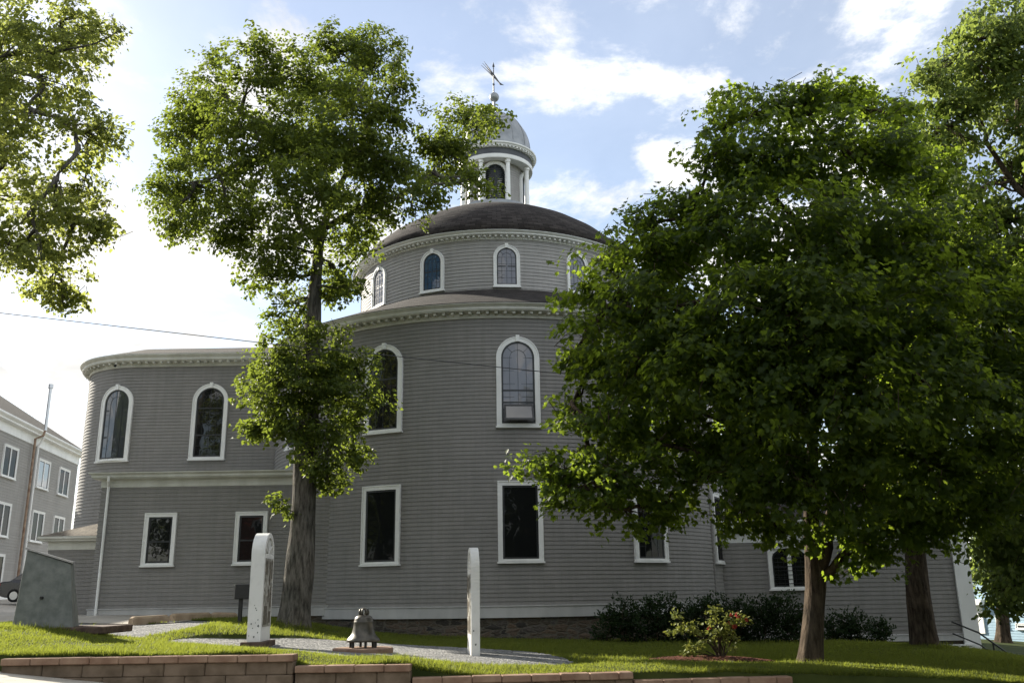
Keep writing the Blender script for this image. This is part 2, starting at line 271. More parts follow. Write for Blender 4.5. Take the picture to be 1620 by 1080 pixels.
class MB:
    def __init__(s): s.v = []; s.f = []; s.uv = []
    def add(s, vs, fs, uvs=None):
        b = len(s.v); s.v += [tuple(map(float, p)) for p in vs]; s.f += [tuple(b+i for i in f) for f in fs]
        s.uv += [tuple(u) for u in uvs] if uvs else [(0, 0)]*len(vs)
        return s
    def box(s, c, size, ax=None, bev=0):
        """c centre, size full, ax 3x3 rows = local axes"""
        c = np.array(c, float); h = np.array(size, float)/2
        A = np.eye(3) if ax is None else np.array(ax, float)
        if bev <= 0:
            vs = [c + A.T@(h*np.array(k)) for k in [(-1,-1,-1),(1,-1,-1),(1,1,-1),(-1,1,-1),(-1,-1,1),(1,-1,1),(1,1,1),(-1,1,1)]]
            return s.add(vs, [(0,3,2,1),(4,5,6,7),(0,1,5,4),(1,2,6,5),(2,3,7,6),(3,0,4,7)])
        # chamfered box
        vs = []; idx = {}
        for sx in (-1, 1):
            for sy in (-1, 1):
                for sz in (-1, 1):
                    for k in range(3):
                        q = h - bev; q = q.copy(); q[k] = h[k]
                        idx[(sx, sy, sz, k)] = len(vs); vs.append(c + A.T@(q*np.array((sx, sy, sz))))
        fs = []
        for k in range(3):
            a, b = (k+1) % 3, (k+2) % 3
            for s0 in (-1, 1):
                q = []
                for (u, w) in ((-1, -1), (1, -1), (1, 1), (-1, 1)):
                    t = [0, 0, 0]; t[k] = s0; t[a] = u; t[b] = w; q.append(idx[(*t, k)])
                fs.append(tuple(q if s0 > 0 else q[::-1]))
            for u in (-1, 1):
                for w in (-1, 1):
                    t0 = [0, 0, 0]; t0[a] = u; t0[b] = w; t1 = list(t0); t0[k] = -1; t1[k] = 1
                    q = (idx[(*t0, a)], idx[(*t1, a)], idx[(*t1, b)], idx[(*t0, b)])
                    fs.append(q if u*w > 0 else q[::-1])
        for sx in (-1, 1):
            for sy in (-1, 1):
                for sz in (-1, 1):
                    q = tuple(idx[(sx, sy, sz, k)] for k in range(3)); fs.append(q if sx*sy*sz > 0 else q[::-1])
        return s.add(vs, fs)
    def sweep(s, path, nrm, prof, closed=False, u0=0.0, uvv=None):
        """path [(x,y)], nrm [(nx,ny)] outward, prof [(off,z)] from low to high"""
        n, k = len(path), len(prof); u = u0; us = []
        for i in range(n):
            if i: u += math.hypot(path[i][0]-path[i-1][0], path[i][1]-path[i-1][1])
            us.append(u)
        vv = [0.0]
        for j in range(1, k): vv.append(vv[-1]+math.hypot(prof[j][0]-prof[j-1][0], prof[j][1]-prof[j-1][1]))
        if uvv == 'z': vv = [z for _, z in prof]
        vs, uvs, fs = [], [], []
        for i in range(n):
            for j in range(k):
                vs.append((path[i][0]+nrm[i][0]*prof[j][0], path[i][1]+nrm[i][1]*prof[j][0], prof[j][1])); uvs.append((us[i], vv[j]))
        for i in range(n if closed else n-1):
            i2 = (i+1) % n
            for j in range(k-1): fs.append((i*k+j, i2*k+j, i2*k+j+1, i*k+j+1))
        return s.add(vs, fs, uvs)
    def siding(s, path, nrm, z0, z1, h=0.13, lap=0.019, closed=False):
        n = max(1, round((z1-z0)/h)); hh = (z1-z0)/n; pr = []
        for i in range(n): pr += [(lap, z0+i*hh), (0.0, z0+(i+1)*hh)]
        return s.sweep(path, nrm, pr, closed, uvv='z')
    def tube(s, pts, rad, n=10, caps=True):
        pts = [Vector(tuple(map(float, p))) for p in pts]; vs, fs, uvs = [], [], []
        rad = rad if isinstance(rad, (list, tuple)) else [rad]*len(pts)
        ref = None; u = 0
        for i, p in enumerate(pts):
            t = (pts[min(i+1, len(pts)-1)]-pts[max(i-1, 0)]).normalized()
            if ref is None: ref = Vector((1, 0, 0)) if abs(t.x) < 0.8 else Vector((0, 1, 0))
            a = t.cross(ref).normalized(); ref = a.cross(t).normalized()
            for k in range(n):
                w = 2*math.pi*k/n; vs.append(tuple(p+(a*math.cos(w)+ref*math.sin(w))*rad[i])); uvs.append((k/n, u))
            u += 1
        for i in range(len(pts)-1):
            for k in range(n): fs.append((i*n+k, i*n+(k+1) % n, (i+1)*n+(k+1) % n, (i+1)*n+k))
        if caps: fs += [tuple(range(n))[::-1], tuple(range((len(pts)-1)*n, len(pts)*n))]
        return s.add(vs, fs, uvs)
    def prism(s, poly, vec):
        """closed polygon (3-D points) pushed along vec"""
        n = len(poly); v = np.array(vec, float); a = [np.array(p, float) for p in poly]
        return s.add(a+[p+v for p in a], [tuple(range(n))[::-1], tuple(range(n, 2*n))]+[(i, (i+1) % n, n+(i+1) % n, n+i) for i in range(n)])
    def build(s, name, mat, parent=None, smooth=False, origin=None):
        me = bpy.data.meshes.new(name)
        off = wloc(parent) if parent is not None else Vector([float(q) for q in (origin if origin is not None else (0, 0, 0))])
        me.from_pydata([(p[0]-off.x, p[1]-off.y, p[2]-off.z) for p in s.v], [], s.f)
        if any(u != (0, 0) for u in s.uv):
            ul = me.uv_layers.new(name='UVMap'); li = np.empty(len(me.loops), int); me.loops.foreach_get('vertex_index', li)
            ul.data.foreach_set('uv', np.array(s.uv, np.float32)[li].ravel())
        me.materials.append(M[mat] if isinstance(mat, str) else mat)
        if smooth: me.polygons.foreach_set('use_smooth', [True]*len(me.polygons))
        o = bpy.data.objects.new(name, me); COL.objects.link(o)
        if parent is not None: o.parent = parent
        else: o.location = off
        return o

def arc(cx, cy, r, a0, a1, n):
    """angle 0 faces the camera (-Y), positive to the right"""
    p, q = [], []
    for i in range(n+1):
        a = a0+(a1-a0)*i/n; p.append((cx+r*math.sin(a), cy-r*math.cos(a))); q.append((math.sin(a), -math.cos(a)))
    return p, q
def path_pts(path, step):
    """points, tangents at regular spacing along a path"""
    seg = [math.dist(path[i], path[i+1]) for i in range(len(path)-1)]; tot = sum(seg); n = int(tot/step); res = []
    d = (tot-(n-1)*step)/2; i = 0; acc_ = 0
    for k in range(n):
        while i < len(seg)-1 and acc_+seg[i] < d: acc_ += seg[i]; i += 1
        t = (d-acc_)/seg[i]; a, b = path[i], path[i+1]
        res.append(((a[0]+(b[0]-a[0])*t, a[1]+(b[1]-a[1])*t), ((b[0]-a[0])/seg[i], (b[1]-a[1])/seg[i]))); d += step
    return res
def dentils(path, nrm_sign, step, wid, o0, o1, z0, z1):
    """one continuous crenellated course"""
    m = MB(); vs, fs = [], []
    for (p, t) in path_pts(path, step):
        n = (t[1]*nrm_sign, -t[0]*nrm_sign)
        for (u, o_) in ((-wid/2, o0), (-wid/2, o1), (wid/2, o1), (wid/2, o0)):
            x, y = p[0]+t[0]*u, p[1]+t[1]*u
            vs += [(x+n[0]*o_, y+n[1]*o_, z0), (x+n[0]*o_, y+n[1]*o_, z1), (x+n[0]*(o0-.03), y+n[1]*(o0-.03), z0), (x+n[0]*(o0-.03), y+n[1]*(o0-.03), z1)]
    k = len(vs)//4
    for i in range(k-1): fs += [(4*i, 4*i+4, 4*i+5, 4*i+1), (4*i+2, 4*i+6, 4*i+4, 4*i)]
    return m.add(vs, fs)

# ---- windows: a mapping (u along the wall, v up, w out of the wall) -> world
def map_cyl(cx, cy, r, th):
    def f(u, v, w):
        a = th+u/r; return (cx+(r+w)*math.sin(a), cy-(r+w)*math.cos(a), v)
    return f
def map_flat(p, right, normal):
    def f(u, v, w): return (p[0]+right[0]*u+normal[0]*w, p[1]+right[1]*u+normal[1]*w, v)
    return f
def outline(w, v0, v1, arch, n=18):
    if isinstance(arch, float): rise = arch
    else: rise = w/2
    """closed outline, counter-clockwise from lower left"""
    h = w/2
    if not arch:
        pts = []
        for a, b in (((-h, v0), (h, v0)), ((h, v0), (h, v1)), ((h, v1), (-h, v1)), ((-h, v1), (-h, v0))):
            for i in range(4): pts.append((a[0]+(b[0]-a[0])*i/4, a[1]+(b[1]-a[1])*i/4))
        return pts
    pts = [(-h+2*h*i/4, v0) for i in range(4)]+[(h, v0)]
    sp = v1-rise
    pts += [(h*math.cos(math.pi*i/n), sp+rise*math.sin(math.pi*i/n)) for i in range(n+1)]
    return pts
def ring(m, f, o, i, w0, w1):
    n = len(o); vs = [f(*p, w1) for p in o]+[f(*p, w1) for p in i]+[f(*p, w0) for p in o]+[f(*p, w0) for p in i]; fs = []
    for k in range(n):
        j = (k+1) % n
        fs += [(k, j, n+j, n+k), (2*n+k, 2*n+j, j, k), (n+k, n+j, 3*n+j, 3*n+k)]
    m.add(vs, fs)
def uvbox(m, f, u0, u1, v0, v1, w0, w1):
    vs = [f(u, v, w) for w in (w0, w1) for (u, v) in ((u0, v0), (u1, v0), (u1, v1), (u0, v1))]
    m.add(vs, [(3, 2, 1, 0), (4, 5, 6, 7), (0, 1, 5, 4), (1, 2, 6, 5), (2, 3, 7, 6), (3, 0, 4, 7)])
def bar(m, f, a, b, t, w0, w1):
    dx, dy = b[0]-a[0], b[1]-a[1]; l = math.hypot(dx, dy); px, py = -dy/l*t/2, dx/l*t/2
    q = [(a[0]-px, a[1]-py), (b[0]-px, b[1]-py), (b[0]+px, b[1]+py), (a[0]+px, a[1]+py)]
    m.add([f(*p, w0) for p in q]+[f(*p, w1) for p in q], [(3, 2, 1, 0), (4, 5, 6, 7), (0, 1, 5, 4), (1, 2, 6, 5), (2, 3, 7, 6), (3, 0, 4, 7)])
def window(parent, f, w, v0, v1, arch=True, trim=0.16, pane='glass', rails=(0.5,), cols=4, rows=5, fan=True, key=True, muntin=True, name=None, proud=0.09, sash=0.06, label=None):
    """w, v0, v1 are the outside of the casing"""
    m = MB(); o = outline(w, v0, v1, arch); iw = w-2*trim; i0 = v0+trim*0.55; i1 = v1-trim
    i = outline(iw, i0, i1, arch); ring(m, f, o, i, -0.02, proud)
    o2 = outline(w-0.004, v0+0.002, v1-0.002, arch); i2 = outline(w-0.07, v0+0.035, v1-0.035, arch); ring(m, f, o2, i2, proud, proud+0.022)
    uvbox(m, f, -w/2-0.03, w/2+0.03, v0-0.05, v0-0.001, -0.01, proud+0.05)
    if arch and key: uvbox(m, f, -0.06, 0.06, v1-trim*1.02, v1+0.05, 0.0, proud+0.045)
    win = m.build(name or ('arched_window' if arch else 'window'), 'white', parent)
    if label: win['label'] = label
    m = MB(); j = outline(iw-2*sash, i0+sash, i1-sash, arch); ring(m, f, i, j, -0.02, proud-0.03)
    for r in rails:
        v = i0+(i1-i0)*r; uvbox(m, f, -iw/2+0.01, iw/2-0.01, v-0.025, v+0.025, 0.02, proud-0.025)
    m.build('sash', 'sash', win)
    m = MB(); n = len(i); c = (0, (i0+i1)/2); m.add([f(*p, 0.045) for p in i]+[f(*c, 0.045)], [(k, (k+1) % n, n) for k in range(n)]); m.build('pane', pane, win)
    if muntin:
        m = MB(); wa, wb = 0.047, 0.055; sp = (i1-arch if isinstance(arch, float) else i1-iw/2) if arch else i1
        for k in range(1, cols): u = -iw/2+iw*k/cols; bar(m, f, (u, i0+sash), (u, sp-(0 if arch else sash)), 0.011, wa, wb)
        for k in range(1, rows+1):
            v = i0+(sp-i0)*k/(rows+(0 if arch else 1)); bar(m, f, (-iw/2+sash, v), (iw/2-sash, v), 0.011, wa, wb)
        if arch and fan:
            r0 = iw*0.24
            for k in range(1, 4): a = math.pi*k/4; bar(m, f, (r0*math.cos(a), sp+r0*math.sin(a)), (iw/2*math.cos(a)*0.98, sp+iw/2*math.sin(a)*0.98), 0.011, wa, wb)
            for k in range(10): a, b = math.pi*k/10, math.pi*(k+1)/10; bar(m, f, (r0*math.cos(a), sp+r0*math.sin(a)), (r0*math.cos(b), sp+r0*math.sin(b)), 0.011, wa, wb)
            bar(m, f, (0, sp), (0, sp+r0), 0.011, wa, wb)
        m.build('muntins', 'sash', win)
    return win

# ------------------------------------------------------------------ terrain
def tps(pts):
    A = np.array(pts, float); X, z = A[:, :2], A[:, 2]; n = len(X)
    def U(d2): return np.where(d2 > 1e-9, 0.5*d2*np.log(d2+1e-12), 0)
    K = U(((X[:, None]-X[None])**2).sum(-1))+np.eye(n)*0.05; Pm = np.c_[np.ones(n), X]
    S = np.linalg.solve(np.block([[K, Pm], [Pm.T, np.zeros((3, 3))]]), np.r_[z, 0, 0, 0])
    def f(x, y):
        q = np.stack([np.ravel(x), np.ravel(y)], 1); r = np.empty(len(q))
        for s_ in range(0, len(q), 20000):
            b = q[s_:s_+20000]; r[s_:s_+20000] = U(((b[:, None]-X[None])**2).sum(-1))@S[:n]+np.c_[np.ones(len(b)), b]@S[n:]
        return r.reshape(np.shape(x))
    return f
GRAVEL_PX = [(258, 1016, 20.8), (298, 1009, 21.7), (385, 1009.5, 22.2), (489, 1009.5, 23.0), (676, 1021, 22.6), (790, 1027, 21.6), (860, 1033, 20.7), (906, 1046, 18.6), (870, 1054, 17.4), (735, 1052, 16.5), (587, 1046, 16.6), (498, 1038, 17.2), (418, 1026, 18.6), (321, 1021, 20.0)]
GRAVEL = [P(*p) for p in GRAVEL_PX]
gravel_z = tps(GRAVEL+[P(403, 1024, 20.5), P(575, 1030, 19.9), P(752, 1037, 19.5)])
TPX = [(5, 1034, 14.8), (150, 1034, 14.8), (300, 1033, 14.8), (455, 1033, 14.8), (470, 1047, 14.75), (640, 1046, 14.7), (660, 1069, 14.4), (990, 1057, 15.2), (1010, 1073, 14.6), (1240, 1063, 15.3), (1420, 1068, 15.6), (1610, 1074, 16.2),
       (75, 995, 19), (0, 992, 20), (130, 1001, 19), (200, 1010, 19), (330, 991, 23.0), (290, 997, 23.0), (385, 991, 23.4), (330, 998, 22.3), (390, 998, 22.7), (465, 984, 26.5), (500, 1000, 25.5), (620, 1012, 25), (465, 984, 28.5), (650, 1010, 27), (750, 1009, 28.6), (560, 996, 29.4),
       (300, 974, 30.5), (165, 972, 30.6), (100, 976, 30), (240, 984, 27), (150, 1000, 22.5), (0, 966, 40), (15, 951, 50), (900, 1030, 22), (1280, 1051, 18), (1120, 1046, 20), (1300, 1016, 34), (1500, 1027, 34), (1600, 1042, 25), (1600, 1014, 50), (1100, 1012, 31), (1460, 1021, 28), (1000, 1014, 28.5)]
terr_pts = [P(*p) for p in TPX]+[GRAVEL[i] for i in (8, 9, 10, 11, 12, 13, 0)]+[(-16, 14.8, -.35), (-25, 15, .2), (-40, 20, 1), (-45, 60, 1.5), (-30, 90, 0.5), (0, 70, -2), (40, 30, -5), (60, 90, -7), (25, 15, -3.2), (30, 60, -4.2)]
terrain = tps(terr_pts)
def side_z(x): return -1.335-0.104*(x+4.9)
WALL_PTS = [(-40, 14.5), (-9.5, 14.5), (-1.6, 14.42), (1.9, 14.8), (4.5, 15.05), (9.0, 15.6), (40, 19)]
def ywall(x): return np.interp(x, [p[0] for p in WALL_PTS], [p[1] for p in WALL_PTS])
def in_poly(x, y, poly):
    r = np.zeros(np.shape(x), bool); n = len(poly); j = n-1
    for i in range(n):
        xi, yi, xj, yj = poly[i][0], poly[i][1], poly[j][0], poly[j][1]
        c = ((yi > y) != (yj > y)) & (x < (xj-xi)*(y-yi)/(yj-yi+1e-12)+xi); r ^= c; j = i
    return r
def fine_poly(poly, k=6, amp=0.0):
    """Catmull-Rom smoothed closed outline"""
    n = len(poly); o_ = []
    for i in range(n):
        p0, p1, p2, p3 = [np.array(poly[(i+q) % n][:2]) for q in (-1, 0, 1, 2)]
        for t in np.linspace(0, 1, k, endpoint=False):
            o_.append(0.5*((2*p1)+(-p0+p2)*t+(2*p0-5*p1+4*p2-p3)*t*t+(-p0+3*p1-3*p2+p3)*t**3)+rng.normal(0, amp, 2) if amp else 0.5*((2*p1)+(-p0+p2)*t+(2*p0-5*p1+4*p2-p3)*t*t+(-p0+3*p1-3*p2+p3)*t**3))
    return o_
GP = fine_poly(GRAVEL, 6, 0.02)
PATH2 = [P(120, 1000, 23), P(205, 1011, 21.2), P(240, 1009, 22), P(300, 998, 23.6), P(345, 984, 26.4), P(300, 981, 28), P(270, 987, 26.6), P(200, 990, 26.6), P(100, 989, 27)]
GP2 = fine_poly(PATH2, 4, 0.02)
LOT = [(-60, 27.2), P(100, 988, 27), P(200, 990, 26.6), P(270, 987, 26.6), P(300, 981, 28), P(345, 980, 29), (-9.5, 30.9), (-13.9, 34), (-18.5, 40), (-20, 70), (-70, 70)]
LOTP = [(float(p[0]), float(p[1])) for p in LOT]

xs = np.unique(np.round(np.concatenate([np.linspace(-300, -60, 9), np.linspace(-60, -16, 30), np.arange(-16, 14, 0.13), np.linspace(14, 60, 40), np.linspace(60, 300, 9)]), 3))
ss = np.unique(np.round(np.concatenate([[0.001], np.arange(0, 13, 0.13), np.linspace(13, 30, 40), np.linspace(30, 90, 16), np.linspace(90, 600, 10)]), 3))
GX, GS = np.meshgrid(xs, ss, indexing='ij'); GY = ywall(GX)+0.17+GS
def terr(x, y):
    x = np.asarray(x, float); y = np.asarray(y, float)
    cxx = np.clip(x, -45, 55); cyy = np.clip(y, 14, 90); return np.clip(terrain(cxx, cyy), -9, 3)
GZ = terr(GX, GY)+0.012*np.sin(GX*5.1+GY*2.3)*np.sin(GY*4.7)
inG = in_poly(GX, GY, GP); GZ = np.where(inG, np.minimum(GZ, gravel_z(GX, GY)-0.05), GZ)
inG2 = in_poly(GX, GY, GP2); GZ = np.where(inG2, GZ-0.07, GZ)
inL = in_poly(GX, GY, LOTP); GZ = np.where(inL, GZ-0.08, GZ)
GZ = np.where(GS < 0.0004, GZ-1.2, GZ)
def grid_mesh(name, X, Y, Z, mat, keep=None):
    n, k = X.shape; idx = np.arange(n*k).reshape(n, k)
    q = np.stack([idx[:-1, :-1], idx[1:, :-1], idx[1:, 1:], idx[:-1, 1:]], -1).reshape(-1, 4)
    if keep is not None: q = q[keep[:-1, :-1].ravel()]
    me = bpy.data.meshes.new(name); me.from_pydata(np.stack([X.ravel(), Y.ravel(), Z.ravel()], 1).tolist(), [], q.tolist())
    me.materials.append(M[mat]); me.polygons.foreach_set('use_smooth', [True]*len(me.polygons))
    o = bpy.data.objects.new(name, me); COL.objects.link(o); return o
tag(grid_mesh('lawn', GX, GY, GZ, 'lawn'), 'grass lawn rising from the retaining walls to the church', 'lawn', kind='structure')
def fan_sheet(name, poly, zf, mat, lift=0.0, step=0.2):
    x0, x1 = min(p[0] for p in poly), max(p[0] for p in poly); y0, y1 = min(p[1] for p in poly), max(p[1] for p in poly)
    X, Y = np.meshgrid(np.arange(x0-step, x1+step, step), np.arange(y0-step, y1+step, step), indexing='ij')
    Z = zf(X, Y)+lift; n, k = X.shape
    ins = in_poly(X+step/2, Y+step/2, poly)
    # pull the ragged rim onto the true outline
    PA = np.array([p[:2] for p in poly]); touch = np.zeros((n, k), bool); outp = ~in_poly(X, Y, poly)
    touch[:-1, :-1] |= ins[:-1, :-1]; touch[1:, :-1] |= ins[:-1, :-1]; touch[:-1, 1:] |= ins[:-1, :-1]; touch[1:, 1:] |= ins[:-1, :-1]
    for a, b in np.argwhere(touch & outp):
        p = np.array((X[a, b], Y[a, b])); best = None
        A = PA; B = np.roll(PA, -1, 0); d = B-A; t = np.clip(((p-A)*d).sum(1)/((d*d).sum(1)+1e-9), 0, 1); q = A+d*t[:, None]
        w = ((q-p)**2).sum(1).argmin(); X[a, b], Y[a, b] = q[w]
    Z = zf(X, Y)+lift
    return grid_mesh(name, X, Y, Z, mat, ins)
tag(fan_sheet('gravel_bed', GP, gravel_z, 'gravel', 0.004, 0.14), kind='structure')
tag(fan_sheet('gravel_path', GP2, terr, 'gravel', -0.03, 0.14), kind='structure')
tag(fan_sheet('parking_lot', LOTP, terr, 'lot', -0.012, 0.4), kind='structure')
mulch_c = P(1128, 1046, 20.0)
MP = [(mulch_c[0]+1.3*math.cos(a)*(1+.08*math.sin(3*a)), mulch_c[1]+1.15*math.sin(a)*(1+.1*math.sin(2*a+1))) for a in np.linspace(0, 2*math.pi, 40, endpoint=False)]
def mulch_z(x, y): return terr(x, y)+0.10*np.clip(1-((x-mulch_c[0])/1.35)**2-((y-mulch_c[1])/1.25)**2, 0, 1)+0.02*np.sin(x*37+y*11)*np.sin(y*41-x*7)
tag(fan_sheet('mulch_bed', MP, mulch_z, 'mulch', 0.01, 0.06), kind='structure')
# pavement and street on this side of the walls, falling to the right
sx_ = np.linspace(-60, 60, 121)
def strip(name, ya, yb, dz, mat, n=2):
    X, T = np.meshgrid(sx_, np.linspace(0, 1, n), indexing='ij'); ya_ = ya(X) if callable(ya) else ya+0*X
    Y = yb+(ya_-yb)*T; return tag(grid_mesh(name, X, Y, side_z(X)+dz, mat), kind='structure')
def pavement():
    m = MB(); x = -30.0
    ys = [(11.6, 13.05)]
    for i in range(40):
        x1 = x+1.5; g = 0.012
        for ya, yb in ((lambda q: 13.06, lambda q: ywall(q)+0.1), (lambda q: 11.6, lambda q: 13.045)):
            a, b = x+g/2, x1-g/2
            vs = [(a, ya(a), side_z(a)), (b, ya(b), side_z(b)), (b, yb(b), side_z(b)), (a, yb(a), side_z(a))]
            m.add(vs+[(p[0], p[1], p[2]-0.1) for p in vs], [(0, 1, 2, 3), (4, 5, 1, 0), (5, 6, 2, 1), (6, 7, 3, 2), (7, 4, 0, 3)])
        x = x1
    return tag(m.build('pavement', 'concrete'), kind='structure')
pavement()
strip('road', 11.6, -12, -0.13, 'asphalt')
m = MB()
for i in range(60):
    xa, xb = -45+1.5*i, -45+1.5*i+1.495
    vs = [(x, y, side_z(x)+z) for x in (xa, xb) for (y, z) in ((11.44, -.3), (11.595, -.3), (11.595, 0.004), (11.44, -0.004))]
    m.add(vs, [(0, 1, 2, 3), (7, 6, 5, 4), (0, 3, 7, 4), (3, 2, 6, 7)])
tag(m.build('kerb', 'concrete'), kind='structure')
X, Y = np.meshgrid(np.linspace(-900, 900, 19), np.linspace(-900, 1500, 25), indexing='ij')
tag(grid_mesh('ground', X, Y, 0*X-9.5, 'lawn'), kind='structure')

# grass blades standing on the visible lawn
TUFTS = [(*P(466, 986, 25.6)[:2], .38, .75, 2500), (*P(1281, 1053, 18.3)[:2], .2, .55, 3000), (*P(1464, 1021, 27.5)[:2], .35, .7, 2000), (-9.75, 19.35, .9, 1.25, 3000)]
def grass(n):
    x = rng.uniform(-14, 14, n); t = rng.uniform(0, 1, n)**1.5; y = ywall(x)+0.2+t*15
    ok = ~(in_poly(x, y, GP) | in_poly(x, y, GP2) | in_poly(x, y, LOTP) | in_poly(x, y, MP))
    ok &= np.hypot(x+.657, y-38.06) > 9.5
    ok &= ~((x < -6) & (y > 30.5))
    x, y = x[ok], y[ok]; z = terr(x, y)+0.012*np.sin(x*5.1+y*2.3)*np.sin(y*4.7)
    tx, ty = [], []
    for (cx, cy, r0, r1, k) in TUFTS:
        a_ = rng.uniform(0, 2*np.pi, k); q_ = rng.uniform(r0, r1, k); tx.append(cx+q_*np.cos(a_)); ty.append(cy+q_*np.sin(a_))
    wx = rng.uniform(-9, 9, 9000); tx.append(wx); ty.append(ywall(wx)+rng.uniform(.16, .30, 9000))
    tx, ty = np.concatenate(tx), np.concatenate(ty); big = np.concatenate([np.ones(len(x)), np.full(len(tx), 1.9)])
    x, y = np.concatenate([x, tx]), np.concatenate([y, ty]); z = terr(x, y)+0.012*np.sin(x*5.1+y*2.3)*np.sin(y*4.7)
    patch = 0.8+0.45*np.sin(x*1.7+np.sin(y*1.3)*2)*np.sin(y*2.1+x*.6)
    h = rng.uniform(0.022, 0.055, len(x))*patch*(1+0.5*(y > 20))*big*rng.choice([1, 1, 1, 1, 1.7], len(x)); a = rng.uniform(0, 2*np.pi, len(x)); w = rng.uniform(0.004, 0.008, len(x))*(y/14)
    lean = rng.normal(0, 0.5, (len(x), 2))*h[:, None]
    V = np.empty((len(x), 3, 3)); V[:, 0] = np.stack([x-np.cos(a)*w, y-np.sin(a)*w, z-0.005], 1); V[:, 1] = np.stack([x+np.cos(a)*w, y+np.sin(a)*w, z-0.005], 1)
    V[:, 2] = np.stack([x+lean[:, 0], y+lean[:, 1], z+h], 1)
    me = bpy.data.meshes.new('grass'); n_ = len(x)
    me.vertices.add(3*n_); me.vertices.foreach_set('co', V.astype(np.float32).ravel()); me.loops.add(3*n_); me.loops.foreach_set('vertex_index', np.arange(3*n_, dtype=np.int32))
    me.polygons.add(n_); me.polygons.foreach_set('loop_start', np.arange(0, 3*n_, 3, dtype=np.int32)); me.update(calc_edges=True)
    me.materials.append(M['blade']); o = bpy.data.objects.new('grass', me); COL.objects.link(o)
    return tag(o, 'short mown grass blades covering the lawn', 'grass', kind='stuff')
grass(420000)

# ------------------------------------------------------------------ the round church
X0, Y0, R1 = -0.657, 38.06, 9.15
church = thing('round_church', (X0, Y0, -1.3), 'grey shingled round wooden church with white arched windows, two tiers and a domed cupola', 'church')
def part(m, name, mat, parent=None, smooth=False, label=None):
    o = m.build(name, mat, parent or church, smooth)
    if label: o['label'] = label
    return o
full = arc(X0, Y0, R1, -math.pi, math.pi, 300)
part(MB().siding(*full, -0.36, 8.98, 0.13), 'rotunda_wall', 'siding')
part(MB().sweep(*full, [(-0.02, -0.71), (0.055, -0.71), (0.055, -0.395), (0.085, -0.385), (0.085, -0.355), (0.0, -0.35)]), 'skirt_board', 'greywhite')
part(MB().sweep(*full, [(-0.05, -3.2), (-0.05, -0.70)]), 'foundation', 'rubble')
part(MB().sweep(*full, [(0.0, 8.86), (0.06, 8.86), (0.075, 8.8852), (0.05, 8.9041), (0.05, 9.0301), (0.1, 9.0427), (0.36, 9.049), (0.36, 9.0742), (0.39, 9.0837), (0.39, 9.1624), (0.46, 9.2128), (0.5, 9.2443), (0.5, 9.2695), (0.42, 9.2758)]), 'main_cornice', 'cream')
part(dentils(arc(X0, Y0, R1, -2.2, 2.2, 200)[0], 1, 0.287, 0.10, 0.052, 0.27, 8.965, 9.048), 'dentil_blocks', 'cream')
RD = 5.9
part(MB().sweep(*full, [(0.50, 9.268), (0.52, 9.285), (-3.30, 11.02)]), 'lower_roof', 'roof')
drum = arc(X0, Y0, RD, -math.pi, math.pi, 240)
part(MB().siding(*drum, 10.9, 13.08, 0.135), 'drum_wall', 'siding_lit')
part(MB().sweep(*drum, [(0.0, 13.0), (0.05, 13.0), (0.06, 13.0174), (0.04, 13.0348), (0.04, 13.1102), (0.09, 13.1218), (0.26, 13.1276), (0.26, 13.1392), (0.29, 13.145), (0.29, 13.1856), (0.36, 13.232), (0.38, 13.2494), (0.38, 13.2726), (0.3, 13.2842)]), 'drum_cornice', 'white')
part(dentils(arc(X0, Y0, RD, -2.2, 2.2, 200)[0], 1, 0.205, 0.085, 0.043, 0.20, 13.055, 13.1265), 'drum_dentils', 'white')
part(MB().sweep(*arc(X0, Y0, 4.5, -math.pi, math.pi, 160), [(1.78, 13.27), (1.81, 13.29), (1.54, 13.68), (1.24, 14.05), (0.5, 14.72), (-0.3, 15.26), (-1.05, 15.66), (-1.78, 15.92)]), 'dome_roof', 'roof', smooth=True)
c1 = arc(X0, Y0, 1.0, -math.pi, math.pi, 120)
part(MB().sweep(*c1, [(1.70, 15.90), (1.745, 15.91), (1.745, 15.99), (1.70, 16.03), (0.9, 16.24), (0.72, 16.42), (0.72, 16.6), (0.0, 16.62)]), 'roof_cap', 'lead', smooth=False)
# windows of the rotunda
th0, dth = -0.4113, 0.5022
for k in range(-1, 4):
    f = map_cyl(X0, Y0, R1, th0+k*dth); bright = k in (1, 2)
    w_ = window(church, f, 1.42, 5.2, 8.2, True, 0.165, 'glass_pale' if bright else 'glass', (0.31, 0.62) if not bright else (0.17, 0.255, 0.40), 4, 5)
    if k == 1:
        w_['label'] = 'arched window with pale curtain and its bottom sash tilted open'
        m = MB(); ub = 0.47
        for (a, b, va, vb) in ((-ub, ub, 5.36, 5.43), (-ub, ub, 5.86, 5.92), (-ub, -ub+0.06, 5.36, 5.92), (ub-0.06, ub, 5.36, 5.92)):
            vs = [f(u, v, w+0.26*(5.92-v)/0.56) for w in (0.075, 0.105) for (u, v) in ((a, va), (b, va), (b, vb), (a, vb))]
            m.add(vs, [(3, 2, 1, 0), (4, 5, 6, 7), (0, 1, 5, 4), (1, 2, 6, 5), (2, 3, 7, 6), (3, 0, 4, 7)])
        m.build('tilted_sash', 'sash', w_)
        m = MB(); m.add([f(u, v, 0.09+0.26*(5.92-v)/0.56) for (u, v) in ((-ub+.06, 5.43), (ub-.06, 5.43), (ub-.06, 5.86), (-ub+.06, 5.86))], [(0, 1, 2, 3)]); m.build('tilted_pane', 'glass_mid', w_)
    window(church, f, 1.42, 0.95, 3.45, False, 0.15, 'glass_low', (0.5,) if k >= 2 else (), 4, 5, muntin=(k >= 2))
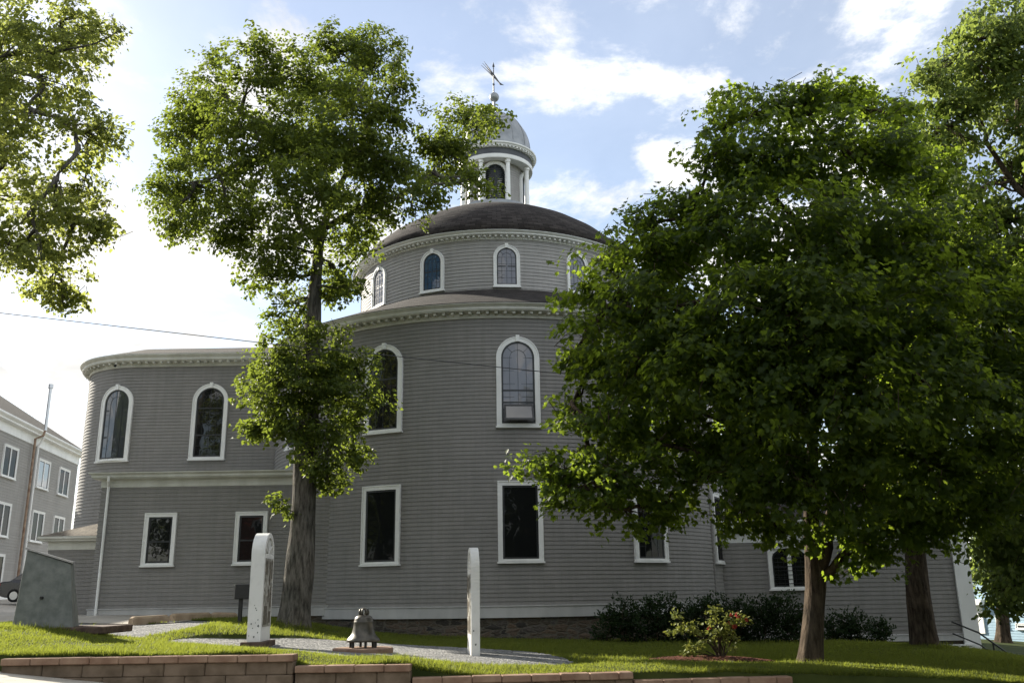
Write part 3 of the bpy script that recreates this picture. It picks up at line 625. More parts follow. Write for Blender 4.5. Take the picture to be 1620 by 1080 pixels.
for k in range(5):
    f = map_cyl(X0, Y0, RD, -0.9001+k*0.4923)
    window(church, f, 1.0, 11.10, 12.76, True, 0.13, ('glass_pale', 'glass_blue', 'glass_pale', 'glass_pale', 'glass')[k], (0.5,), 4, 4, proud=0.08, sash=0.045)
# cupola
CR = 1.23
cw = part(MB().siding(*arc(X0, Y0, CR, -math.pi, math.pi, 72), 16.55, 18.75, 0.11, 0.012), 'cupola_wall', 'siding_lit')
for k in range(4):
    th = k*math.pi/2+0.02; f = map_cyl(X0, Y0, CR, th); m = MB()
    ring(m, f, outline(1.16, 16.58, 18.62, True), outline(0.84, 16.58, 18.46, True), -0.02, 0.10); arch = m.build('arch_casing', 'white', cw)
    m = MB(); i_ = outline(0.84, 16.58, 18.46, True); n_ = len(i_); m.add([f(*p, 0.02) for p in i_]+[f(0, 17.4, 0.02)], [(j, (j+1) % n_, n_) for j in range(n_)])
    for j in range(22):
        v = 16.63+j*0.083; hw = 0.42 if v < 18.04 else math.sqrt(max(0.42**2-(v-18.04)**2, 0.0004))
        vs = [f(u, v+dv, w) for (dv, w) in ((0, 0.075), (0.06, 0.025), (0.068, 0.03), (0.01, 0.085)) for u in (-hw, hw)]
        m.add(vs, [(0, 1, 3, 2), (2, 3, 5, 4), (4, 5, 7, 6), (6, 7, 1, 0)])
    uvbox(m, f, -0.025, 0.025, 16.6, 18.4, 0.03, 0.095)
    m.build('louvres', 'louvre', cw)
for k in range(8):
    a = R_(22.5+45*k); m = MB(); cx, cy = X0+1.56*math.sin(a), Y0-1.56*math.cos(a)
    m.tube([(cx, cy, z) for z in (16.1, 16.24, 16.25, 16.45, 18.40, 18.46, 18.47, 18.62)], [0.15, 0.15, 0.115, 0.108, 0.092, 0.098, 0.13, 0.13], 18)
    m.build('column', 'white', cw, smooth=False)
en = part(MB().sweep(*c1, [(0.20, 18.66), (0.22, 18.62), (0.72, 18.60), (0.73, 18.64), (0.73, 18.79), (0.70, 18.80)]), 'entablature', 'white')
part(MB().sweep(*c1, [(0.68, 18.79), (0.70, 18.80), (0.70, 19.10), (0.66, 19.11)]), 'frieze_band', 'slate')
part(MB().sweep(*c1, [(0.66, 19.09), (0.74, 19.10), (0.76, 19.14), (0.80, 19.16), (0.86, 19.17), (0.86, 19.20), (0.92, 19.25), (0.92, 19.31), (0.84, 19.34), (0.68, 19.36)]), 'cupola_cornice', 'white')
part(dentils(arc(X0, Y0, 1.72, -math.pi, math.pi, 160)[0], 1, 0.17, 0.075, 0.03, 0.125, 19.10, 19.167), 'cupola_dentils', 'white')
dm = MB(); pr = [(0.66, 19.33)]+[(1.64*math.cos(t)-1.0, 19.62+2.0*math.sin(t)) for t in np.linspace(0, math.pi/2*0.985, 16)]
cd = part(dm.sweep(*c1, pr), 'cupola_dome', 'lead', smooth=True)
sm = MB()
for k in range(14):
    a = 2*math.pi*k/14+0.1; sm.tube([(X0+(1.0+p)*math.sin(a)*1.004, Y0-(1.0+p)*math.cos(a)*1.004, z+0.004) for p, z in pr[1:]], 0.018, 6)
sm.build('seams', 'lead', cd)
fm = MB(); fm.sweep(*arc(X0, Y0, 0.0001, -math.pi, math.pi, 24), [(0.16, 21.55), (0.20, 21.62), (0.10, 21.72), (0.07, 21.9), (0.06, 22.3), (0.07, 22.36)]+[(0.23*math.cos(t), 22.58+0.23*math.sin(t)) for t in np.linspace(-1.3, 1.5, 14)])
part(fm, 'finial_ball', 'lead', smooth=True)
wv = part(MB().tube([(X0-0.02, Y0, 22.7), (X0-0.02, Y0, 24.25)], [0.035, 0.022], 8).tube([(X0-0.02, Y0, 24.18), (X0-0.02, Y0, 24.23), (X0-0.02, Y0, 24.46)], [0.0, 0.06, 0.004], 8).tube([(X0-0.02, Y0, 23.2), (X0-0.02, Y0, 23.26), (X0-0.02, Y0, 23.32)], [0.03, 0.06, 0.03], 8), 'weathervane', 'slate')
cm = MB(); hd = np.array((X0+0.30, Y0-0.1, 23.22))
for i in range(6):
    tip = np.array((X0-0.62+0.07*i, Y0+0.3, 24.75-0.02*i-0.12*abs(i-2))); mid = hd+(tip-hd)*0.4+np.array((-0.02*(i-2.5)*0.5, 0, 0))
    cm.tube([hd, mid, tip], [0.02, 0.03, 0.008], 6)
cm.tube([hd+np.array((.17, -.05, -.10)), hd, hd+np.array((-.08, 0.03, .12))], [0.005, 0.05, 0.03], 8)
cm.build('comet_vane', 'slate', wv)
# left wing: flat front ending in a rounded apse
WY, WR, WXC = 35.5, 3.0, -15.17
pa, na = arc(WXC, WY+WR, WR, R_(-150), 0, 70)
pw = pa+[(-8.3, WY)]; nw = na+[(0, -1)]
part(MB().siding(pw, nw, -0.6, 9.14, 0.13), 'wing_wall', 'siding')
part(MB().sweep(pw, nw, [(0.0, 9.05), (0.05, 9.05), (0.065, 9.0734), (0.04, 9.0968), (0.04, 9.2294), (0.09, 9.2372), (0.3, 9.245), (0.3, 9.2684), (0.33, 9.2762), (0.33, 9.362), (0.42, 9.44), (0.44, 9.4712), (0.44, 9.5024), (0.36, 9.5102)]), 'wing_cornice', 'cream')
part(dentils(pw, 1, 0.30, 0.09, 0.042, 0.25, 9.165, 9.2445), 'wing_dentils', 'cream')
rp, rn = [(p[0]+n[0]*0.40, p[1]+n[1]*0.40) for p, n in zip(pw, nw)], nw
part(MB().sweep(rp, rn, [(0.0, 9.505), (0.02, 9.515), (-1.9, 10.22), (-3.4, 10.45)]), 'wing_roof', 'roof')
part(MB().tube([(-16.0, WY+0.1-.3, 9.10), (-16.0, WY-0.25, 9.05)], 0.05, 8), 'vent_spout', 'louvre')
thl = -0.245
window(church, map_cyl(WXC, WY+WR, WR, thl), 1.42, 5.27, 8.30, True, 0.165, 'glass_mid', (0.31, 0.70), 4, 5, fan=True)
window(church, map_flat((-12.10, WY, 0), (1, 0, 0), (0, -1, 0)), 1.42, 5.27, 8.30, True, 0.165, 'glass', (0.31, 0.70), 4, 5)
# single-storey addition in front of the wing
EX, EY = -13.98, 30.8
ep = [(EX, 36.2), (EX, EY), (-6.0, EY)]; en_ = [(-1, 0), (-1, -1), (0, -1)]
part(MB().siding(ep, en_, -0.30, 3.72, 0.13), 'addition_wall', 'siding')
part(MB().sweep(ep, en_, [(-0.02, -0.60), (0.05, -0.60), (0.05, -0.32), (0.08, -0.31), (0.08, -0.285), (0, -0.28)]), 'addition_skirt_board', 'greywhite')
part(MB().sweep(ep, en_, [(-0.03, -1.6), (-0.03, -0.59)]), 'addition_foundation', 'rubble')
part(MB().sweep(ep, en_, [(0.0, 3.66), (0.03, 3.66), (0.03, 3.8863), (0.08, 3.9082), (0.24, 3.9374), (0.24, 3.9666), (0.28, 3.9739), (0.28, 4.0469), (0.36, 4.1053), (0.36, 4.1345), (0.3, 4.1418), (-0.5, 4.1783), (-6, 4.2294)]), 'addition_cornice', 'cream')
part(MB().tube([(EX+0.33, EY-0.32, 4.02), (EX+0.33, EY-0.30, 3.85), (EX+0.26, EY-0.09, 3.68), (EX+0.26, EY-0.09, 1.4), (EX+0.26, EY-0.09, -0.5), (EX+0.27, EY-0.2, -0.58)], 0.045, 10), 'downspout', 'white')
for wx in (P(253, 853, EY)[0], P(397, 853, EY)[0]):
    window(church, map_flat((wx, EY, 0), (1, 0, 0), (0, -1, 0)), 1.08, P(253, 894, EY)[2], P(253, 811, EY)[2], False, 0.14, 'glass', (0.46,), 2, 2, muntin=False)
# low hip-roofed porch left of the addition
px0, py0 = -16.45, 32.6
pp = [(px0, 36.5), (px0, py0), (EX+0.05, py0)]; pn = [(-1, 0), (-1, -1), (0, -1)]
part(MB().siding(pp, pn, -0.7, 1.78, 0.13), 'porch_wall', 'siding')
part(MB().sweep(pp, pn, [(0, 1.72), (0.03, 1.72), (0.03, 1.98), (0.24, 2.02), (0.24, 2.05), (0.30, 2.10), (0.30, 2.17), (0.26, 2.18)]), 'porch_eave', 'cream')
part(MB().sweep(pp, pn, [(0.27, 2.175), (0.28, 2.19), (-1.8, 2.95)]), 'porch_roof', 'roof_tan')
# right wing, mostly behind the trees
RY = 34.0; rx1 = 16.42; ZB = -1.85
rpth = [(6.6, RY), (rx1, RY), (rx1, 46)]; rnn = [(0, -1), (1, -1), (1, 0)]
part(MB().siding(rpth, rnn, ZB+0.22, 1.72, 0.15), 'right_wing_wall', 'siding')
part(MB().sweep(rpth, rnn, [(-0.02, ZB), (0.06, ZB), (0.06, ZB+0.20), (0.09, ZB+0.21), (0.0, ZB+0.24)]), 'right_wing_skirt_board', 'greywhite')
part(MB().sweep(rpth, rnn, [(-0.04, -4.5), (-0.04, ZB+0.02)]), 'right_wing_foundation', 'rubble')
part(MB().sweep(rpth, rnn, [(0, 1.66), (0.03, 1.66), (0.03, 2.05), (0.08, 2.08), (0.28, 2.12), (0.28, 2.16), (0.32, 2.17), (0.32, 2.28), (0.42, 2.38), (0.42, 2.43), (0.35, 2.44)]), 'right_wing_cornice', 'white')
part(MB().sweep(rpth, rnn, [(0.37, 2.435), (0.38, 2.45), (-4.2, 4.3)]), 'right_wing_roof', 'roof')
part(MB().box((rx1-0.20, RY-0.05, -0.55), (0.56, 0.10, 4.5)).box((rx1+0.05, RY+0.18, -0.55), (0.10, 0.55, 4.5)), 'corner_pilaster', 'white')
part(MB().tube([(7.05, 33.15, 8.6), (7.05, 33.1, 2.0), (7.05, 33.1, -1.4)], 0.05, 10), 'rotunda_downspout', 'siding')
f = map_flat((9.98, RY, 0), (1, 0, 0), (0, -1, 0)); m = MB()
w_ = window(church, f, 1.55, 0.0, 1.60, 0.36,0.15, 'glass', (0.5,), 6, 3, fan=False)
w_['label'] = 'double window under a white arch with iron bars'
m = MB(); uvbox(m, f, -0.07, 0.07, 0.09, 1.4, 0.03, 0.10); m.build('mullion', 'white', w_)
m = MB()
for k in range(9): v = 0.2+0.15*k; bar(m, f, (-0.6, v), (0.6, v), 0.02, 0.11, 0.125)
m.build('iron_bars', 'black', w_)
part(MB().box((13.9, RY-0.12, ZB-0.15), (4.6, 0.10, 0.05)).box((15.7, RY-0.13, ZB-0.5), (0.10, 0.1, 0.75)), 'porch_rail', 'white')

# ------------------------------------------------------------------ building on the far left
bp0 = np.array((-28.64, 52.0, 0.0)); ba = R_(-9.03); bd = np.array((math.sin(ba), math.cos(ba), 0)); bn = np.array((math.cos(ba), -math.sin(ba), 0))
def bt(px, py):
    q = hit(px, py, bp0, bn); return float((q-bp0)@bd), float(q[2])
bld = thing('parish_building', (*bp0[:2], -0.2), 'long grey three-storey building with paired windows and rusty pipe, left of the church', 'building')
tE = bt(125, 720)[0]
A_ = bp0+bd*(bt(-30, 700)[0]); B_ = bp0+bd*tE; C_ = B_-bn*14
bpth = [tuple(A_[:2]), tuple(B_[:2]), tuple(C_[:2])]; bnn = [(bn[0], bn[1]), (bn[0]+bd[0], bn[1]+bd[1]), (bd[0], bd[1])]
zc = bt(60, 690)[1]
MB().siding(bpth, bnn, 0.6, zc-0.55, 0.16).build('wall', 'siding2', bld)
MB().sweep(bpth, bnn, [(0.0, -2), (0.06, -2), (0.06, -0.1)]).build('foundation', 'rubble', bld)
MB().sweep(bpth, bnn, [(0.0, -0.11), (0.09, -0.11), (0.09, 0.58), (0.0, 0.62)]).build('base_board', 'white', bld)
MB().sweep(bpth, bnn, [(0, zc-0.62), (0.05, zc-0.62), (0.05, zc-0.12), (0.12, zc-0.1), (0.35, zc-0.06), (0.35, zc+0.02), (0.5, zc+0.16), (0.5, zc+0.26), (0.42, zc+0.27)]).build('cornice', 'white', bld)
rm = MB(); e = [A_+bn*.46, B_+bn*.46+bd*.46, C_-bn*.46+bd*.46, A_-bn*14.46]
q1 = A_-bn*7; q2 = B_-bn*7-bd*7.0; H = 5.4
vs = [(*p[:2], zc+0.26) for p in e]+[(*q1[:2], zc+H), (*q2[:2], zc+H)]
rm.add(vs, [(0, 1, 5, 4), (1, 2, 5), (2, 3, 4, 5), (3, 0, 4)], [(0, 0), (30, 0), (44, 0), (0, 0), (0, 9), (23, 9)]); rm.build('roof', 'roof_dark', bld)
def bmap(t): p = bp0+bd*t; return map_flat((p[0], p[1]), bd, bn)
rows = [(bt(14, 756)[1], bt(14, 704)[1]), (bt(56, 857)[1], bt(56, 807)[1]), (bt(3, 938)[1], bt(3, 876)[1])]
cols = [(bt(14, 730)[0], bt(30, 730)[0]-bt(0, 730)[0]), (bt(67, 752)[0], bt(80, 752)[0]-bt(54, 752)[0]), (bt(99, 764)[0], bt(109, 764)[0]-bt(89, 764)[0])]
for j, (v0, v1) in enumerate(rows):
    for i, (t, w) in enumerate(cols):
        if j == 2 and i > 0: continue
        w_ = window(bld, bmap(t), min(max(w, 1.7), 2.1), v0, v1, False, 0.14, 'glass_mid' if (i == 1 and j == 0) else 'glass_dull', (), 2, 1, muntin=False, proud=0.08, sash=0.04)
        m = MB(); uvbox(m, bmap(t), -0.06, 0.06, v0+0.08, v1-0.14, 0.02, 0.075); m.build('mullion', 'white', w_)
t = bt(42, 760)[0]; f = bmap(t)
MB().tube([f(0, 0.3, 0.2), f(0, zc-0.3, 0.2), f(0, zc-0.1, 0.62), f(0, zc+0.3, 0.7)], 0.07, 10).build('rusty_pipe', 'rust', bld)
MB().tube([f(0.0, zc+0.2, 0.7), f(0, bt(62, 620)[1]+.2, 0.7)], 0.085, 10).tube([f(0, bt(62, 620)[1]+0.2, 0.7), f(0, bt(62, 620)[1]+0.45, 0.7)], 0.14, 10).build('chimney_pipe', 'chrome', bld)
MB().tube([f(0.85, -0.2, 0.12), f(0.85, zc-0.6, 0.12), f(0.85, zc-0.05, 0.42)], 0.07, 8).build('downspout', 'white', bld)

# ------------------------------------------------------------------ blue house beyond the right wing
hy = 54.0; hl = P(1600, 960, hy)[0]-4.5; hz0 = P(1600, 1012, hy)[2]; hz1 = P(1600, 915, hy)[2]; hr = hl+9.0
hs = thing('blue_house', (hl+4.5, hy+3, hz0), 'small pale blue clapboard house with white trim, sunlit beyond the right wing', 'house')
m = MB(); hp = [(hl, hy+8), (hl, hy), (hr, hy), (hr, hy+8)]; m.siding(hp, [(-1, 0), (-1, -1), (1, -1), (1, 0)], hz0-0.4, hz1, 0.15); m.build('wall', 'blue', hs)
m = MB(); m.add([(hl, hy-0.002, hz1), (hr, hy-0.002, hz1), ((hl+hr)/2, hy-0.002, hz1+2.2)], [(0, 1, 2)]); m.build('gable', 'blue', hs)
m = MB(); mid = (hl+hr)/2
m.add([(hl-.4, hy-.4, hz1-.15), (mid, hy-.4, hz1+2.35), (hr+.4, hy-.4, hz1-.15), (hl-.4, hy+8.4, hz1-.15), (mid, hy+8.4, hz1+2.35), (hr+.4, hy+8.4, hz1-.15)], [(0, 1, 4, 3), (1, 2, 5, 4)], [(0, 0), (0, 5), (0, 10), (9, 0), (9, 5), (9, 10)]); m.build('roof', 'roof', hs)
m = MB(); bfl = map_flat((0, hy), (1, 0, 0), (0, -1, 0)); bar(m, bfl, (hl-.4, hz1-.25), (mid, hz1+2.25), 0.22, 0.4, 0.44); bar(m, bfl, (hr+.4, hz1-.25), (mid, hz1+2.25), 0.22, 0.4, 0.44); m.build('bargeboard', 'white', hs)
m = MB(); dx = hl+4.5-2.3; uvbox(m, bfl, dx-0.55, dx+0.42, hz0+0.3, P(1551, 958, hy)[2], 0, 0.09); dr = m.build('door', 'white', hs)
m = MB(); uvbox(m, bfl, dx-0.8, dx+0.75, P(1551, 957, hy)[2], P(1551, 948, hy)[2], 0, 0.5); m.build('door_hood', 'white', hs)
for (u, w, c, d) in ((-0.75, .62, 992, 973), (.5, .7, 994, 985), (2.2, .9, 992, 973)):
    window(hs, map_flat((hl+4.5+u, hy), (1, 0, 0), (0, -1, 0)), w, P(1590, c, hy)[2], P(1590, d, hy)[2], False, 0.12, 'glass', (0.5,), 2, 1, muntin=False)
# the house stands askew to the street: turn it about its front so that this side meets the sun
hang = R_(-64); hs.rotation_euler.z = hang; hs.location = Vector((hl+4.5-3*math.sin(hang), hy+3*math.cos(hang), hz0))

# ------------------------------------------------------------------ objects on the lawn
def gz(x, y): return float(terr(np.array([x]), np.array([y]))[0])
# concrete plinth
b = P(74, 994, 19.0); pl = thing('concrete_plinth', b, 'grey concrete plinth with a slanted metal top, tapering upward on the left of the lawn', 'monument')
yF = 18.8; bl, brr, tl, tr = P(18, 993, yF), P(116, 996, yF), P(43, 869, yF+.14), P(112, 891, yF+.14)
dep = 1.15
bk = lambda p, dx, dy, dz=0: p+np.array((dx, dy, dz))
vs = [bk(bl, 0, 0, -.06), bk(brr, 0, 0, -.06), P(125, 990, yF+dep), bk(P(125, 990, yF+dep), -1.25, 0), tl, tr, P(116.5, 891, yF+dep-.2), bk(P(116.5, 891, yF+dep-.2), -.85, 0, .25)]
m = MB().add(vs, [(0, 1, 5, 4), (1, 2, 6, 5), (2, 3, 7, 6), (3, 0, 4, 7), (4, 5, 6, 7), (3, 2, 1, 0)])
o = m.build('body', 'slab', pl); bv = o.modifiers.new('bevel', 'BEVEL'); bv.width = 0.02; bv.segments = 2
tp = [bk(tl, -.03, -.03, .012), bk(tr, .05, -.03, .0), bk(P(118.5, 891, yF+dep-.17), 0, 0), bk(P(116.5, 891, yF+dep-.17), -.88, 0, .262)]
MB().prism(tp, (0, 0, 0.035)).build('metal_top', 'chrome', pl)
MB().box((b[0]+0.25, 19.45, b[2]-0.04), (1.95, 1.6, 0.14), bev=0.02).build('footing', 'plinth', pl)
MB().tube([P(66, 945, yF+.05)+np.array((0, .02, 0)), P(66, 945, yF+.05)+np.array((0, -.03, 0))], 0.03, 8).build('bolt', 'black', pl)
# two arch-topped information boards
def sign(base, dirdeg, W_, Hh, T, face, label, footing):
    t = thing('arched_sign', base, label, 'sign', 'white arched information boards beside the bell')
    a = R_(dirdeg); d = np.array((math.sin(a), math.cos(a), 0)); nrm_ = np.array((math.cos(a), -math.sin(a), 0)); bpt = np.array(base, float)
    f = lambda u, v, w: tuple(bpt+d*(u+W_/2)+nrm_*w+np.array((0, 0, v)))
    o = outline(W_, 0.06 if footing else -.05, Hh, True, 28); r_ = W_/2; sp = Hh-r_
    fo = outline(W_-0.20, sp-0.02, Hh-0.10, True, 28)
    # body as a closed slab with a semicircular hole for the fanlight
    hole = [(-(r_-.1), sp+.0)]+[((r_-.1)*math.cos(math.pi-math.pi*i/24), sp+(r_-.1)*math.sin(math.pi-math.pi*i/24)) for i in range(25)]+[((r_-.1), sp)]
    m = MB(); n = len(o)
    for s_ in (T/2, -T/2):
        # lower slab face, then the arch band as quads
        lo = [f(-r_, o[0][1], s_), f(r_, o[0][1], s_), f(r_, sp, s_), f(-r_, sp, s_)]
        m.add(lo, [(0, 1, 2, 3) if s_ > 0 else (3, 2, 1, 0)])
        k = 24; vs = []
        for i in range(k+1):
            w = math.pi*i/k; vs += [f(r_*math.cos(w), sp+r_*math.sin(w), s_), f((r_-.1)*math.cos(w), sp+(r_-.1)*math.sin(w), s_)]
        m.add(vs, [((2*i, 2*i+2, 2*i+3, 2*i+1) if s_ > 0 else (2*i+1, 2*i+3, 2*i+2, 2*i)) for i in range(k)])
    vs = [f(u, v, T/2) for u, v in o]+[f(u, v, -T/2) for u, v in o]; m.add(vs, [(i, n+i, n+(i+1) % n, (i+1) % n) for i in range(n)])
    k = 24; vs = []
    for i in range(k+1):
        w = math.pi*i/k; vs += [f((r_-.1)*math.cos(w), sp+(r_-.1)*math.sin(w), T/2), f((r_-.1)*math.cos(w), sp+(r_-.1)*math.sin(w), -T/2)]
    m.add(vs, [(2*i, 2*i+2, 2*i+3, 2*i+1) for i in range(k)]); m.add([f(-r_+.1, sp, T/2), f(r_-.1, sp, T/2), f(r_-.1, sp, -T/2), f(-r_+.1, sp, -T/2)], [(0, 1, 2, 3)])
    m.build('board', 'signwhite', t)
    m = MB(); k = 24; rr = r_-.1; vs = [f(0, sp+.005, 0)]+[f(rr*math.cos(math.pi*i/k), sp+.005+rr*math.sin(math.pi*i/k)*.99, 0) for i in range(k+1)]; m.add(vs, [(0, i+1, i+2) for i in range(k)]); fl = m.build('fanlight', 'cream2', t)
    m = MB(); ft = lambda u, v, w: f(u, v, w)
    for s_ in (1, -1):
        for i in range(1, 6): w = math.pi*i/6; bar(m, ft, (0.08*math.cos(w), sp+.08*math.sin(w)), (rr*math.cos(w), sp+rr*math.sin(w)), 0.035, s_*0.005, s_*T*0.44)
        vs = []
        k = 10
        for i in range(k+1): w = math.pi*i/k; vs += [f(.10*math.cos(w), sp+.10*math.sin(w), s_*T*.45)]
        m.add(vs+[f(0, sp, s_*T*.45)], [(i, i+1, k+1) for i in range(k)])
    m.build('glazing_bars', 'signwhite', fl)
    for s_ in (1, -1):
        w0, w1 = (T/2+.001, T/2+.012) if s_ > 0 else (-T/2-.012, -T/2-.001)
        m = MB(); uvbox(m, f, -r_+.10, r_-.10, 0.42, sp-.10, w0, w1); pn_ = m.build('info_panel', 'panel', t)
        m = MB(); w2 = w1+.003 if s_ > 0 else w1; w1b = w0 if s_ > 0 else w0-.003
        w2 = T/2+.016 if s_ > 0 else -T/2-.013; wb = T/2+.013 if s_ > 0 else -T/2-.016
        lo_, hi_ = min(w2, wb), max(w2, wb)
        hgt = sp-.52
        for (ua, ub_, va, vb) in ((-.42, -.18, .76, .97), (.02, .20, .60, .95), (.28, .42, .70, .97), (-.05, .12, .36, .54), (.22, .4, .28, .58), (-.42, -.02, .03, .3), (.1, .4, .05, .22)):
            uvbox(m, f, ua*W_*.85, ub_*W_*.85, .42+hgt*va, .42+hgt*vb, lo_, hi_)
        m.build('pictures', 'print', pn_)
    if footing:
        MB().box(bpt+d*W_/2+np.array((0, 0, 0.0)), (T+.22, W_+.22, 0.24), (nrm_, d, np.array((0, 0, 1))), bev=0.015).build('footing', 'plinth', t)
    m = MB(); rg = random.Random(3)
    for i in range(11 if footing else 2):
        u, v = rg.uniform(-T*.42, T*.42), abs(rg.gauss(0, .4))+.12
        if v > 1.6: continue
        s_ = rg.uniform(.008, .022); p = bpt-d*0.0025+np.array((0, 0, v))+nrm_*u
        k = 7; vs = [p+nrm_*s_*math.cos(2*math.pi*j/k)*rg.uniform(.6, 1.2)+np.array((0, 0, s_*1.4*math.sin(2*math.pi*j/k)*rg.uniform(.6, 1.2))) for j in range(k)]
        m.add(vs, [tuple(range(k))])
    m.build('paint_chips', 'slab', t)
    return t
sb = P(400, 1024, 20.4); sign((sb[0], sb[1], sb[2]), -2.2, 0.92, P(410, 841, 20.4)[2]-sb[2], 0.29, 1, 'white arched sign nearest the tree trunk, chipped, on a dark stone footing', True)
sb2 = P(752.5, 1037, 19.5); sign((sb2[0], sb2[1], sb2[2]), -7.5, 0.92, P(754, 864, 19.5)[2]-sb2[2], 0.18, -1, 'white arched sign right of the bell, seen almost edge-on and standing straight in the gravel', False)
# bell on its brick pad
pb = P(574, 1032, 19.7); px_, py_, pz_ = pb
zg = float(gravel_z(np.array([px_]), np.array([py_]))[0])
pad = MB(); pad.sweep(*arc(px_, py_, 1.0, -math.pi, math.pi, 40), [(-0.38, zg-.05), (-0.38, zg+.07), (-0.40, zg+.085), (-0.995, zg+.085)], True)
tag(pad.build('brick_pad', 'brickcap', origin=(px_, py_, zg)), 'round low reddish brick pad under the bronze bell', 'plinth')
zb = zg+.085; bell = thing('bronze_bell', (px_, py_, zb), 'old bronze church bell standing mouth down on short iron feet', 'bell')
bpf = [(0.30, .15), (.335, .135), (.342, .155), (.335, .19), (.30, .235), (.262, .28), (.238, .335), (.222, .40), (.210, .48), (.200, .56), (.203, .575), (.203, .59), (.196, .60), (.192, .64), (.175, .69), (.14, .725), (.09, .745), (.02, .755)]
q = arc(px_, py_, 0.0001, -math.pi, math.pi, 48)
b2 = MB().sweep(*q, [(r, zb+z*.87) for r, z in bpf], True); bo = b2.build('bell_body', 'bronze', bell, smooth=True)
m = MB()
for k in range(3):
    a = math.pi*k/3+.3; c, s_ = math.cos(a)*.075, math.sin(a)*.075
    m.tube([(px_+c*t_, py_+s_*t_, zb+z*.87) for t_, z in ((1.0, .74), (1.25, .80), (1.05, .86), (.3, .885), (-.3, .885), (-1.05, .86), (-1.25, .80), (-1.0, .74))], .022, 8)
m.build('crown_loops', 'bronze', bell, smooth=True)
for k in range(6):
    a = 2*math.pi*k/6+.35; x, y = px_+.27*math.sin(a), py_-.27*math.cos(a)
    MB().tube([(x, y, zb), (x, y, zb+.16)], .028, 10).build('foot', 'black', bell)
# black letter box on a post
q = P(379, 984, 25.3); q[2] = gz(q[0], q[1]); nb = thing('notice_box', q, 'black metal box on a black post behind the left arched sign', 'post box')
MB().box((q[0], q[1], q[2]+.45), (.09, .09, 1.0)).build('post', 'black', nb)
MB().box((q[0]+.08, q[1]-.10, q[2]+.80), (.44, .12, .38), bev=.012).build('box', 'black', nb)
# three parking stops
for (a, b_, lab, d0, d1) in (((206, 989), (264, 984), 'tan concrete parking stop, nearest of three, fully sunlit', 26.2, 27.2), ((270, 982), (331, 977.5), 'tan concrete parking stop, middle of three, half in shade', 27.9, 28.9), ((334, 979), (374, 976), 'tan concrete parking stop nearest the tree, all in shade', 29.0, 29.4)):
    A = P(*a, d0); B = P(*b_, d1); A[2] = gz(A[0], A[1])+.0; B[2] = gz(B[0], B[1])+.0
    d = (B-A); Ln = np.linalg.norm(d); d /= Ln; nn_ = np.array((d[1], -d[0], 0)); nn_ /= np.linalg.norm(nn_)
    prf = [(-.13, -.03), (-.12, .12), (-.07, .17), (.07, .17), (.12, .12), (.13, -.03)]
    m = MB(); vs = []
    for e_, s_ in ((0, .8), (.08, 1), (Ln-.08, 1), (Ln, .8)):
        for (u, v) in prf: vs.append(A+d*e_+nn_*u*s_+np.array((0, 0, v*(s_ if v > 0 else 1)))*1.15)
    n = 6; fs = [(i*n+j, i*n+j+1, (i+1)*n+j+1, (i+1)*n+j) for i in range(3) for j in range(5)]+[(0, 1, 2, 3, 4, 5)[::-1], tuple(range(18, 24))]
    m.add(vs, fs); tag(m.build('parking_stop', 'kerbstone', origin=A), lab, 'parking stop', 'concrete parking stops by the addition')
# stepped retaining walls
def retaining(xa, xb, ztop, label, dy=0.0):
    t = thing('retaining_wall', (xa, ywall(xa), ztop-.6), label, 'retaining wall', 'stepped block retaining walls along the pavement')
    ya, yb = ywall(xa)+dy, ywall(xb)+dy; d = np.array((xb-xa, yb-ya, 0.)); Ln = np.linalg.norm(d); d /= Ln; nn_ = np.array((-d[1], d[0], 0)); up = np.array((0, 0, 1.)); A = np.array((xa, ya, 0.)); rg = random.Random(int(xa*100))
    m = MB(); s_ = 0
    while s_ < Ln-.02:
        l = min(.45, Ln-s_); m.box(A+d*(s_+l/2)+nn_*(.12+rg.uniform(-.004, .004))+up*(ztop-.05+rg.uniform(-.005, .004)), (l-.007, .34, .10), (d, nn_, up), bev=.012); s_ += l
    m.build('cap', 'brickcap', t)
    k = 0; z = ztop-.10
    while z > side_z(xb)-.25 and k < 9:
        m = MB(); s_ = -.3 if k % 2 else 0.0
        while s_ < Ln-.02:
            l = .62; a0 = max(s_, 0); a1 = min(s_+l, Ln)
            if a1-a0 > .05: m.box(A+d*((a0+a1)/2)+nn_*(.14+rg.uniform(-.012, .008))+up*(z-.095), (a1-a0-.006, .28, .188), (d, nn_, up), bev=.014)
            s_ += l
        m.build('block_course', 'block', t); z -= .19; k += 1
    return t
def topz(px, py):
    q = P(px, py, 14.5); y = ywall(q[0]); q = P(px, py, float(y)); y = ywall(q[0]); return P(px, py, float(y))
a, b_ = topz(4, 1039), topz(465, 1036.5); retaining(a[0], b_[0], (a[2]+b_[2])/2, 'first and longest run of the block retaining wall, reaching the left edge of the pavement')
a, b_ = topz(467, 1052), topz(650, 1050.5); retaining(a[0], b_[0], (a[2]+b_[2])/2, 'short second step of the block retaining wall, in front of the bell')
a, b_ = topz(652, 1072), topz(1001, 1061); retaining(a[0], b_[0], (a[2]+b_[2])/2-.0, 'third step of the block retaining wall, in front of the right arched sign', .0)
a, b_ = topz(1003, 1077), topz(1252, 1066.5); retaining(a[0], b_[0], (a[2]+b_[2])/2-.0, 'fourth and rightmost visible step of the block retaining wall, in front of the maple')
